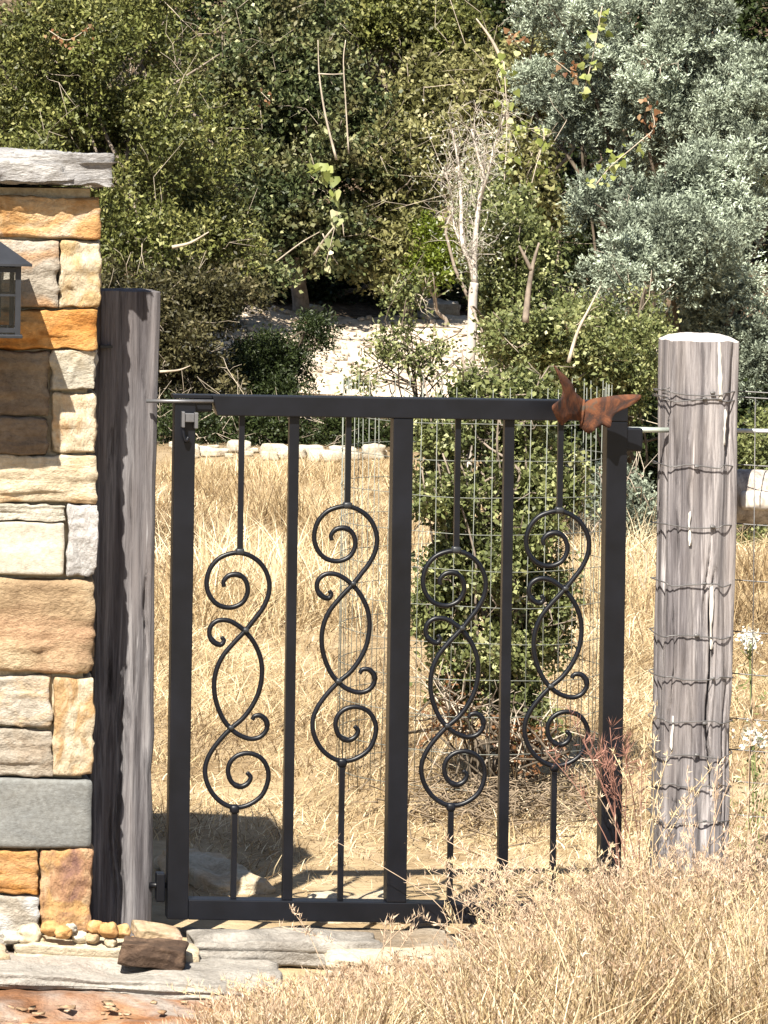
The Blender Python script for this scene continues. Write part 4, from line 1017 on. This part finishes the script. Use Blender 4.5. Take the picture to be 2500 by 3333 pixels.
# --- other bare branches that show against the foliage
def bare_branch(label, paths, mat, r, name='bare_branch'):
    c = W(*paths[0][0])
    t = thing(name, c, label, 'branch')
    for i, pth in enumerate(paths):
        s = spline([W(*p)[:] for p in pth], 5)
        tube('limb' if i == 0 else 'side_twig', s, np.linspace(r if i == 0 else r * 0.6, r * 0.3, len(s)), mat, t, 6)
bare_branch('two pale upright dead stems in the foliage at upper centre', [[(1095, 520, 19.4), (1060, 380, 19.4), (1040, 250, 19.4), (1035, 130, 19.4)], [(1135, 500, 19.4), (1125, 330, 19.4), (1118, 200, 19.4), (1125, 130, 19.4)], [(1035, 240, 19.4), (1080, 242, 19.4), (1120, 240, 19.4)]], TWIG, 0.010)
bare_branch('grey dead stem leaning at the top right of the vines', [[(1640, 210, 12), (1600, 130, 12), (1550, 60, 12)]], TWIG, 0.012)
bare_branch('brown broken stem standing in the shrub right of the white trunk', [[(1710, 1050, 8.7), (1720, 950, 8.7), (1735, 860, 8.7), (1755, 790, 8.7)], [(1730, 880, 8.7), (1705, 830, 8.7), (1690, 800, 8.7)]], BARK, 0.016)
bare_branch('thin pale dead stem slanting up to the right above the butterfly', [[(1850, 1180, 8.6), (1880, 1080, 8.6), (1920, 1000, 8.6), (1955, 930, 8.6)]], TWIG, 0.009)
bare_branch('curved pale limb arching over the dark hollow', [[(1020, 830, 19.1), (1070, 760, 19.0), (1110, 720, 19.0), (1120, 770, 19.0)], [(1050, 760, 19.0), (1075, 820, 19.0), (1100, 860, 19.0)], [(900, 850, 19.0), (980, 790, 19.1), (1040, 755, 19.0)]], TWIG, 0.009)
bare_branch('short pale dead stick low in the left juniper', [[(560, 805, 14.6), (620, 790, 14.6), (680, 755, 14.6)]], TWIG, 0.012)
bare_branch('pale bare stick in the juniper beside the dark post', [[(520, 1210, 14.2), (580, 1205, 14.2), (620, 1190, 14.2)]], TWIG, 0.008)
bare_branch('crossed dead sticks behind the first scroll bay', [[(880, 1500, 14.4), (930, 1430, 14.4), (1000, 1330, 14.4)], [(780, 1440, 14.4), (860, 1390, 14.4), (980, 1380, 14.4)], [(640, 1500, 14.3), (650, 1430, 14.3), (625, 1390, 14.3), (700, 1340, 14.3)]], TWIG, 0.009)

bare_branch('pale forked dead stick between gate and right post at the meadow edge', [[(2120, 1960, 7), (2085, 1890, 7), (2050, 1800, 7)], [(2098, 1905, 7), (2105, 1830, 7), (2095, 1790, 7)]], TWIG, 0.009)
# --- vines with larger leaves
def vine(label, runs, seed, leaf=0.05, dens=11, mat=LIME):
    rng = np.random.default_rng(seed); B = Bag(); P = []
    t = thing('vine', W(*runs[0][0]), label, 'vine')
    for r in runs:
        s = spline([W(*p)[:] for p in r], 8); B.tube(s, 0.003, 4)
        ln = np.linalg.norm(np.diff(s, axis=0), axis=1).sum(); n = int(ln * dens * 4)
        P.append(s[rng.integers(0, len(s), n)] + rng.normal(size=(n, 3)) * 0.03)
    B.link('stem', TWIG, t)['kind'] = 'stuff'
    P = np.vstack(P); n = len(P); D = unit(rng.normal(size=(n, 3)) * 0.6 + np.array([0, -0.3, -0.9])); D = unit(D)
    side = unit(np.cross(D, unit(rng.normal(size=(n, 3)) * 1.0 + np.array([0.1, -1, 0.3])))); nor = np.cross(D, side)
    L = leaf * rng.uniform(0.5, 1.1, n); prof = [(0, 0, 0), (-.06, .34, .05), (.22, .5, .12), (.6, .27, .1), (1, 0, -.08), (.6, -.27, .1), (.22, -.5, .12), (-.06, -.34, .05)]
    V = np.stack([P + D * (a * L)[:, None] + side * (b * L)[:, None] + nor * (c * L)[:, None] for a, b, c in prof], 1).reshape(-1, 3)
    i = np.arange(n)[:, None] * 8
    F = np.stack([np.hstack([i, i + 1, i + 2, i + 3]), np.hstack([i, i + 3, i + 4, i + 5]), np.hstack([i, i + 5, i + 6, i + 7])], 1).reshape(-1, 4)
    link('leaves', raw_mesh('leaves', V, F, False, np.repeat(rng.random(n), 8)), mat, t)
vine('bright yellow-green vine climbing through the trees at upper right centre', [[(1960, 20, 11.6), (1930, 180, 11.6), (1900, 300, 11.6)], [(1640, 200, 11.6), (1650, 400, 11.5), (1640, 620, 11.4)], [(1700, 420, 11.4), (1770, 430, 11.4), (1740, 560, 11.3), (1680, 800, 11.2)]], 31, 0.045, 16)
vine('yellow-green vine draped across the blue-green juniper', [[(2120, 430, 9.9), (2060, 480, 9.9), (1990, 540, 9.9), (1940, 600, 9.9)]], 32, 0.045, 18)
vine('sprig of large lime green leaves hanging in front of the scrub oak', [[(1010, 500, 19.3), (1030, 550, 19.3), (1075, 580, 19.3), (1090, 640, 19.3)]], 33, 0.095, 12)
vine('pale leafy sprig drooping over the dark hollow', [[(1100, 690, 18.9), (1080, 780, 18.9), (1060, 860, 18.9)]], 34, 0.07, 14, MIDG)
vine('rusty brown dead foliage caught in the juniper at upper right', [[(1800, 190, 11.7), (1850, 230, 11.7), (1880, 250, 11.7)], [(2110, 330, 11.2), (2130, 400, 11.2), (2110, 450, 11.2)], [(1660, 110, 12.5), (1700, 170, 12.5)]], 35, 0.035, 30, BRN)
vine('reddish dead foliage in the left juniper', [[(160, 100, 16.9), (220, 130, 16.8), (290, 90, 16.8)], [(850, 300, 19.3), (880, 330, 19.3)]], 36, 0.03, 24, BRN)

# --- wire tree guard and young oak
def make_cage():
    yc = 2.2; c = W(1530, 2530, yc); R = 0.37
    zt = W(1530, 1262, yc).z; zb = float(ground_z(c.x, yc)[0]) - 0.02
    wm = plain_mat('cage_wire', (0.17, 0.18, 0.16), 0.6, 0.2)
    t = thing('tree_guard', (c.x, yc, zb), 'tall round welded wire guard around the young oak behind the gate', 'guard')
    N = 46; v0 = None
    for k in range(N):
        a = 2 * math.pi * k / N; x, y = c.x + R * math.cos(a), yc + R * math.sin(a)
        j = RNG.normal(size=4) * 0.004
        V, F = tube_arrays([(x + j[0], y + j[1], zb), (x, y, (zb + zt) / 2), (x + j[2], y + j[3], zt + 0.015 + 0.01 * RNG.random())], 0.00125, 4)
        link('vertical_wire', raw_mesh('vertical_wire', V, F), wm, t)
    z = zb + 0.06; k = 0
    while z < zt + 0.01:
        th = np.linspace(0, 2 * math.pi, 37)
        pts = [(c.x + (R + 0.002) * math.cos(a), yc + (R + 0.002) * math.sin(a), z + 0.002 * math.sin(a * 5 + k)) for a in th]
        tube('ring_wire', pts, 0.00125, wm, t, 4, False); z += 0.1; k += 1
    return c, zt
make_cage()
plant('young_oak', 'young bushy oak growing inside the round wire guard', 'tree',
      [(1600, 2180, 250, 200, 2.2, 0.24), (1560, 1800, 210, 300, 2.2, 0.24), (1700, 1650, 180, 260, 2.25, 0.22), (1600, 1360, 250, 170, 2.3, 0.2), (1430, 1520, 130, 280, 2.2, 0.2), (1440, 1950, 120, 200, 2.2, 0.18), (1760, 2000, 130, 240, 2.2, 0.15), (1720, 2330, 150, 80, 2.1, 0.15), (1860, 1560, 60, 160, 2.2, 0.1), (1700, 1290, 200, 90, 2.3, 0.2)],
      (1640, 2540, 2.2), MIDG, 240, (0.025, 0.055), 8800, 5, 0.05, 0.019, 0.012, trunk=0.016, nlimb=60, twig_n=60, twig_len=0.10, seed=41, up=0.3, rnd=0.8, lat=1.1, wig=0.05, tintvar=0.6, twig_mat=BARK)
plant('young_oak', 'dry leafless undershoots at the base of the guarded oak', 'shrub',
      [(1700, 2420, 160, 110, 2.0, 0.15), (1480, 2350, 110, 140, 2.1, 0.12)],
      (1680, 2550, 2.05), BRN, 30, (0.03, 0.06), 260, 4, 0.05, 0.016, 0.009, bark=BARKD, trunk=0.012, nlimb=26, twig_n=30, twig_len=0.16, seed=42)

def brushwood():
    rng = np.random.default_rng(64); B = Bag()
    for k in range(620):
        px = rng.normal(1680, 190); y = 1.75 + rng.normal() * 0.22
        c = W(px, 2550, y); z = float(ground_z(c.x, y)[0]) + rng.uniform(0.005, 0.06); l = rng.uniform(0.04, 0.16); a = rng.random() * 6.28
        d = np.array([math.cos(a), math.sin(a), rng.normal() * 0.25]); p = np.array([c.x, y, z]); q = rng.normal(size=3) * l * 0.12
        B.tube([p - d * l / 2, p + q, p + d * l / 2], [0.0028, 0.002, 0.001], 3)
    tag(B.link('brushwood', plain_mat('brushwood', (0.22, 0.17, 0.12), 0.9, 0, 0.1, 0.5, 30), None, False), 'tangle of dead grey-brown twigs on the ground in front of the wire guard', 'brushwood', kind='stuff')
brushwood()

# ------------------------------------------------------------------ dry grass
def blades(P, H, Wb, lean_dir, lean, rng, tint, seg=3, curl=0.5):
    n = len(P); a = rng.random(n) * 2 * math.pi
    side = np.stack([np.cos(a), np.sin(a), np.zeros(n)], 1)
    ld = np.asarray(lean_dir)
    V = []
    for k in range(seg + 1):
        t = k / seg
        c = P + np.array([0, 0, 1]) * (H * t * (1 - 0.25 * lean * t))[:, None] + ld * (H * lean * (t ** (1 + curl)))[:, None]
        w_ = Wb * (1 - t) ** 0.6 * 0.5
        if k < seg: V += [c - side * w_[:, None], c + side * w_[:, None]]
        else: V += [c]
    V = np.stack(V, 1); m = V.shape[1]; V = V.reshape(-1, 3)
    i = np.arange(n)[:, None] * m
    F4 = [np.hstack([i + 2 * k, i + 2 * k + 1, i + 2 * k + 3, i + 2 * k + 2]) for k in range(seg - 1)]
    q = 2 * (seg - 1)
    F4.append(np.hstack([i + q, i + q + 1, i + m - 1, i + m - 1]))
    tri = np.hstack([i + q, i + q + 1, i + m - 1])
    return V, np.vstack(F4[:-1]), tri, np.repeat(tint, m)

def grass_obj(name, sets, mat, label, cat='grass', kind='stuff'):
    Vs, Ts, Fs, n = [], [], [], 0
    for V, F4, tri, t in sets:
        Fs.append(np.vstack([F4[:, [0, 1, 2]], F4[:, [0, 2, 3]], tri]) + n); Vs.append(V); Ts.append(t); n += len(V)
    me = raw_mesh(name, np.vstack(Vs), np.vstack(Fs), False, np.concatenate(Ts))
    o = link(name, me, mat); return tag(o, label, cat, kind=kind)

GR = leaf_mat('dry_grass', [(0, (0.10, 0.06, 0.03)), (0.35, (0.33, 0.235, 0.125)), (0.65, (0.53, 0.41, 0.24)), (1, (0.82, 0.71, 0.50))], 0.2, 0.7)
GRP = leaf_mat('pale_seed', [(0, (0.26, 0.16, 0.10)), (0.35, (0.46, 0.32, 0.21)), (0.7, (0.64, 0.50, 0.37)), (1, (0.80, 0.70, 0.56))], 0.35, 0.7)
GRR = leaf_mat('red_grass', [(0, (0.28, 0.11, 0.08)), (0.6, (0.42, 0.20, 0.15)), (1, (0.60, 0.40, 0.32))], 0.3, 0.7)

def meadow():
    rng = np.random.default_rng(77)
    n = 120000
    u = rng.random(n); D = 9.35 * (23.4 / 9.35) ** (u ** 0.95)       # distance from the camera, denser near
    y = D - 9.0
    px = rng.uniform(-150, 2750, n)
    x = CAM.x + (SX0 + (px - 1250) / FPX) * D
    keep = ~((px < 640) & (y < 1.3))
    # thin spots
    pn = fbm(np.stack([x * 1.4, y * 1.1, x * 0], 1), 3, 90)
    keep &= (pn + rng.random(n) * 0.8 > 0.0)
    bare = (np.abs(x - W(1000, 2900, 0.5).x) < 0.55) & (y < 0.75)
    keep &= ~(bare & (rng.random(n) < 0.85))
    x, y, D, pn = x[keep], y[keep], D[keep], pn[keep]; n = len(x)
    z = ground_z(x, y)
    H = rng.uniform(0.025, 0.09, n) * (1 + 0.9 * pn) * np.interp(y, [0, 1.5, 6, 11, 13.3], [0.55, 0.9, 1.3, 1.2, 0.3])
    tall = rng.random(n) < 0.03; H = np.where(tall, H * 2.2, H)
    H = np.where(y < 0.5, H * 0.6, H)
    ang = rng.random(n) * 6.283; ld = np.stack([np.cos(ang) + 0.3, np.sin(ang), np.zeros(n)], 1)
    tint = np.clip(0.5 + 0.35 * fbm(np.stack([x * 2.4, y * 1.0, x * 0], 1), 4, 91) * 1.5 + rng.normal(size=n) * 0.26, 0, 1)
    Wb = 0.0028 * np.interp(D, [9, 23], [1.0, 2.1]) * rng.uniform(0.6, 1.3, n)
    A = blades(np.stack([x, y, z - 0.005], 1), H, Wb, ld, rng.uniform(0.3, 2.6, n), rng, tint)
    grass_obj('meadow_grass', [A], GR, 'short golden dry grass covering the meadow behind the gate')
meadow()

def top_row(px):
    return np.interp(px, [450, 560, 700, 900, 1150, 1400, 1500, 1600, 1750, 1900, 2050, 2250, 2500, 2900], [3400, 3330, 3230, 3150, 3100, 3055, 3010, 2945, 2890, 2820, 2720, 2690, 2680, 2680])
def front_grass():
    rng = np.random.default_rng(99)
    n = 62000
    y = -1.25 + 1.22 * rng.random(n) ** 0.9
    px = rng.uniform(480, 2800, n); D = y + 9
    x = CAM.x + (SX0 + (px - 1250) / FPX) * D; z = ground_z(x, y)
    cn = fbm(np.stack([x * 11, y * 11, x * 0], 1), 3, 61); keep = rng.random(n) < 0.5 + 1.6 * cn
    px, x, y, z, D, cn = px[keep], x[keep], y[keep], z[keep], D[keep], cn[keep]; n = len(x)
    # the stand gets taller to the right, up to the posts
    row = top_row(px) + rng.exponential(95, n) + 70 * np.clip(-cn, 0, 1)
    zt = CAM.z + (SY0 + (1666.5 - row) / FPX) * D
    H = zt - z; H = np.minimum(H, rng.uniform(0.10, 0.42, n) * (1 + 0.6 * cn))
    keep = H > 0.025; px, x, y, z, H = px[keep], x[keep], y[keep], z[keep], H[keep]; n = len(x)
    ang = rng.random(n) * 6.283; ld = np.stack([np.cos(ang) + 0.15, np.sin(ang) * 0.7, np.zeros(n)], 1)
    lean = np.where(rng.random(n) < 0.35, rng.uniform(1.2, 3.0, n), rng.uniform(0.1, 0.9, n)); H = np.where(lean > 1.1, H * 0.6, H)
    tint = np.clip(0.5 + 0.7 * fbm(np.stack([x * 9, y * 9, x * 0], 1), 3, 95) + rng.normal(size=n) * 0.34, 0, 1)
    A = blades(np.stack([x, y, z - 0.01], 1), H, 0.0036 * rng.uniform(0.35, 1.7, n), ld, lean, rng, tint, seg=4)
    grass_obj('foreground_grass', [A], GR, 'dense golden dry grass in front of the gate')
    # narrow seed spikes on some of the stalks
    up = np.where(lean < 1.0)[0]; idx = rng.choice(up, 5200); L0 = lean[idx]
    m = 9; t = rng.uniform(0.72, 1.0, (len(idx), m, 1))
    base = np.stack([x[idx], y[idx], z[idx]], 1)[:, None]
    P = base + np.array([0, 0, 1]) * (H[idx][:, None, None] * t * (1 - 0.25 * L0[:, None, None] * t)) + ld[idx][:, None] * (H[idx] * L0)[:, None, None] * t ** 1.5
    P = P.reshape(-1, 3) + rng.normal(size=(len(idx) * m, 3)) * 0.0022
    Dd = unit(rng.normal(size=P.shape) * 0.4 + np.repeat(ld[idx] * 0.4, m, 0) + np.array([0, 0, 0.9])); N = len(P)
    me = leaves_mesh('seed_heads', P, Dd, rng.uniform(0.008, 0.020, N), rng.uniform(0.0014, 0.0034, N), np.clip(np.repeat(rng.random(len(idx)), m) * 0.6 + rng.random(N) * 0.4, 0, 1), rng=rng)
    tag(link('seed_heads', me, GRP), 'fuzzy pale seed heads over the dry grass', 'grass', kind='stuff')
front_grass()

def grass_clump(name, label, base_px, y, n, hpx, spread, lean_mu, mat, seed, heads=True, wb=0.003, headlen=0.05, wid=0.03):
    rng = np.random.default_rng(seed); c = W(base_px, 2900, y); zb = float(ground_z(c.x, y)[0])
    t = thing(name, (c.x, y, zb), label, 'grass clump')
    B = Bag(); tips = []
    for k in range(n):
        H = rng.uniform(hpx[0], hpx[1]) / PXM(y); s = rng.normal() * spread + lean_mu
        b0 = np.array([c.x + rng.normal() * wid, y + rng.normal() * wid, zb - 0.01]); dx = H * s; dy = H * rng.normal() * 0.15
        bend = rng.normal() * 0.04
        pts = spline([b0, b0 + [dx * 0.25, dy * 0.25, H * 0.38], b0 + [dx * 0.6 + bend, dy * 0.6, H * 0.72], b0 + [dx + bend * 2, dy, H * rng.uniform(0.88, 1.0)]], 4)
        B.tube(pts, np.linspace(wb * 0.5, wb * 0.25, len(pts)), 3); tips.append(pts[-5:])
    B.link('stalks', mat, t, False)
    P = np.vstack([tp[rng.integers(0, 5, 40)] + rng.normal(size=(40, 3)) * 0.003 for tp in tips]); N = len(P)
    if heads:
        Dd = unit(rng.normal(size=(N, 3)) * 0.55 + np.array([0.1, 0, 1]))
        link('seed_heads', leaves_mesh('seed_heads', P, Dd, rng.uniform(0.2, 0.42, N) * headlen, rng.uniform(0.0012, 0.0026, N), rng.random(N), rng=rng), mat, t)
def solid(m):      # stalk meshes carry no tint attribute, so give them their own plain colour
    return m
STR = plain_mat('straw_stalk', (0.60, 0.47, 0.29), 0.7, 0, 0.2, 0.2)
STP = plain_mat('pink_stalk', (0.52, 0.39, 0.28), 0.7, 0, 0.2, 0.25)
STRD = plain_mat('red_stalk', (0.24, 0.12, 0.09), 0.7, 0, 0.2, 0.25)
for i_, (px_, y_, lab_) in enumerate(((1680, -0.14, 'wispy pinkish stalks over the right end of the bottom rail'), (1830, -0.18, 'wispy pinkish stalks left of the right gate stile'), (2120, -0.34, 'dense wispy stalks between gate and right post'),
                         (2330, -0.4, 'dense wispy stalks in front of the base of the right post'), (2560, -0.3, 'wispy stalks past the right post at the picture edge'), (1960, -0.6, 'wispy stalks in the middle of the right foreground'), (2420, -0.75, 'wispy stalks low in the right corner'), (1700, -0.85, 'wispy stalks low in the centre foreground'))):
    grass_clump('tall_grass', lab_, px_, y_, 46, (180, 420), 0.3, 0.0, STP if i_ % 2 == 0 else STR, 150 + i_, wb=0.0022, headlen=0.045, wid=0.09)
grass_clump('tall_grass', 'reddish bluestem clump with feathery heads against the right gate stile', 2060, -0.12, 10, (620, 800), 0.03, -0.09, STRD, 51, wb=0.0035, headlen=0.10, wid=0.02)
grass_clump('tall_grass', 'tall straw stalks between the gate and the right post', 2090, -0.2, 9, (450, 900), 0.05, 0.0, STR, 52, wb=0.0035)
grass_clump('tall_grass', 'pale pinkish stalks leaning across the foot of the right post', 2230, -0.28, 26, (350, 680), 0.22, 0.12, STP, 53)
grass_clump('tall_grass', 'tall pink stalks rising to the right of the pale post', 2330, -0.2, 10, (600, 980), 0.05, 0.16, STP, 54, wb=0.0035, headlen=0.08)
grass_clump('tall_grass', 'bent grass clump in front of the bottom right corner of the gate', 1960, -0.3, 34, (280, 520), 0.32, -0.1, STP, 55)
grass_clump('tall_grass', 'crossing pale stalks before the bottom rail right of centre', 1760, -0.3, 18, (200, 330), 0.5, 0.0, STP, 56)
grass_clump('tall_grass', 'few thin stalks in front of the bottom rail near the centre', 1190, -0.3, 6, (120, 330), 0.3, -0.35, STP, 57, wid=0.05)
grass_clump('tall_grass', 'feathery stalks at the right edge beside the white flowers', 2480, -0.35, 26, (350, 720), 0.12, 0.02, STP, 58)
grass_clump('tall_grass', 'clump of pale stalks in the lower right foreground', 2200, -0.6, 40, (250, 480), 0.35, 0.0, STR, 59)
grass_clump('tall_grass', 'clump of pale stalks in the foreground below the gate middle', 1400, -0.7, 30, (100, 230), 0.45, 0.0, STR, 61, wid=0.1)
grass_clump('tall_grass', 'short stalks at the left end of the foreground grass', 1000, -0.6, 26, (100, 230), 0.5, -0.1, STR, 62)

# tall wild grass further back on the meadow
def back_tufts():
    rng = np.random.default_rng(123)
    spots = [(620, 6.0), (760, 8.0), (900, 10.0), (700, 11.5), (1000, 12.5), (1150, 9.0), (1950, 6.5), (2080, 8.2), (2460, 7.5), (2400, 6.0), (520, 9), (1000, 6.5), (1180, 12.8), (830, 13.0), (620, 12.8)]
    sets = []
    for i, (px, y) in enumerate(spots):
        n = 420; c = W(px, 2000, y); r = rng.uniform(0.12, 0.3)
        x = c.x + rng.normal(size=n) * r; yy = y + rng.normal(size=n) * r; z = ground_z(x, yy)
        H = rng.uniform(0.12, 0.36, n) * np.interp(yy, [10, 13.5], [1, 0.35]); ang = rng.random(n) * 6.283; ld = np.stack([np.cos(ang), np.sin(ang), np.zeros(n)], 1)
        sets.append(blades(np.stack([x, yy, z], 1), H, 0.0045 * rng.uniform(.6, 1.3, n), ld, rng.uniform(0.1, 1.2, n), rng, np.clip(rng.normal(0.5 + 0.2 * rng.normal(), 0.2, n), 0, 1)))
    grass_obj('tall_meadow_grass', sets, GR, 'taller tufts of golden grass scattered through the meadow')
back_tufts()

# --- white flowering weeds at the right edge
def flowers():
    rng = np.random.default_rng(8)
    wmt = plain_mat('white_petal', (0.78, 0.76, 0.68), 0.7, 0, 0.2, 0.08)
    for (px, py, r, lab) in ((2440, 2085, 34, 'upper white flower cluster at the right edge of the meadow'), (2452, 2400, 40, 'lower white flower cluster nearest the right edge')):
        y = 1.2; c = np.array(W(px, py, y)[:]); zb = float(ground_z(c[0], y)[0]); s = PXM(y)
        t = thing('white_flower', (c[0], y, zb), lab, 'flower')
        B = Bag(); B.tube(spline([(c[0] + 0.02, y, zb), (c[0] + 0.01, y, (zb + c[2]) / 2), tuple(c)], 5), 0.0025, 5)
        for k in range(6):
            e = c + rng.normal(size=3) * r / s * 0.6; B.tube([c - [0, 0, 0.05], e], 0.0015, 4)
        B.link('stem', MIDG2, t)
        n = 170; P = c + rng.normal(size=(n, 3)) * (r / s) * 0.5; D = unit(rng.normal(size=(n, 3)) + np.array([0, -0.3, 0.6]))
        link('petals', leaves_mesh('petals', P, D, rng.uniform(0.008, 0.014, n), rng.uniform(0.006, 0.010, n), rng.random(n), rng=rng), wmt, t)
        n = 120; P = np.array([c[0] + 0.01, y, 0]) + np.column_stack([rng.normal(size=n) * 0.03, rng.normal(size=n) * 0.03, rng.uniform(zb, c[2] - 0.03, n)])
        link('leaves', leaves_mesh('leaves', P, unit(rng.normal(size=(n, 3)) + [0, 0, .4]), rng.uniform(0.015, 0.035, n), rng.uniform(0.004, 0.009, n), rng.random(n), rng=rng), MIDG, t)
MIDG2 = plain_mat('green_stem', (0.14, 0.17, 0.06), 0.7)
flowers()
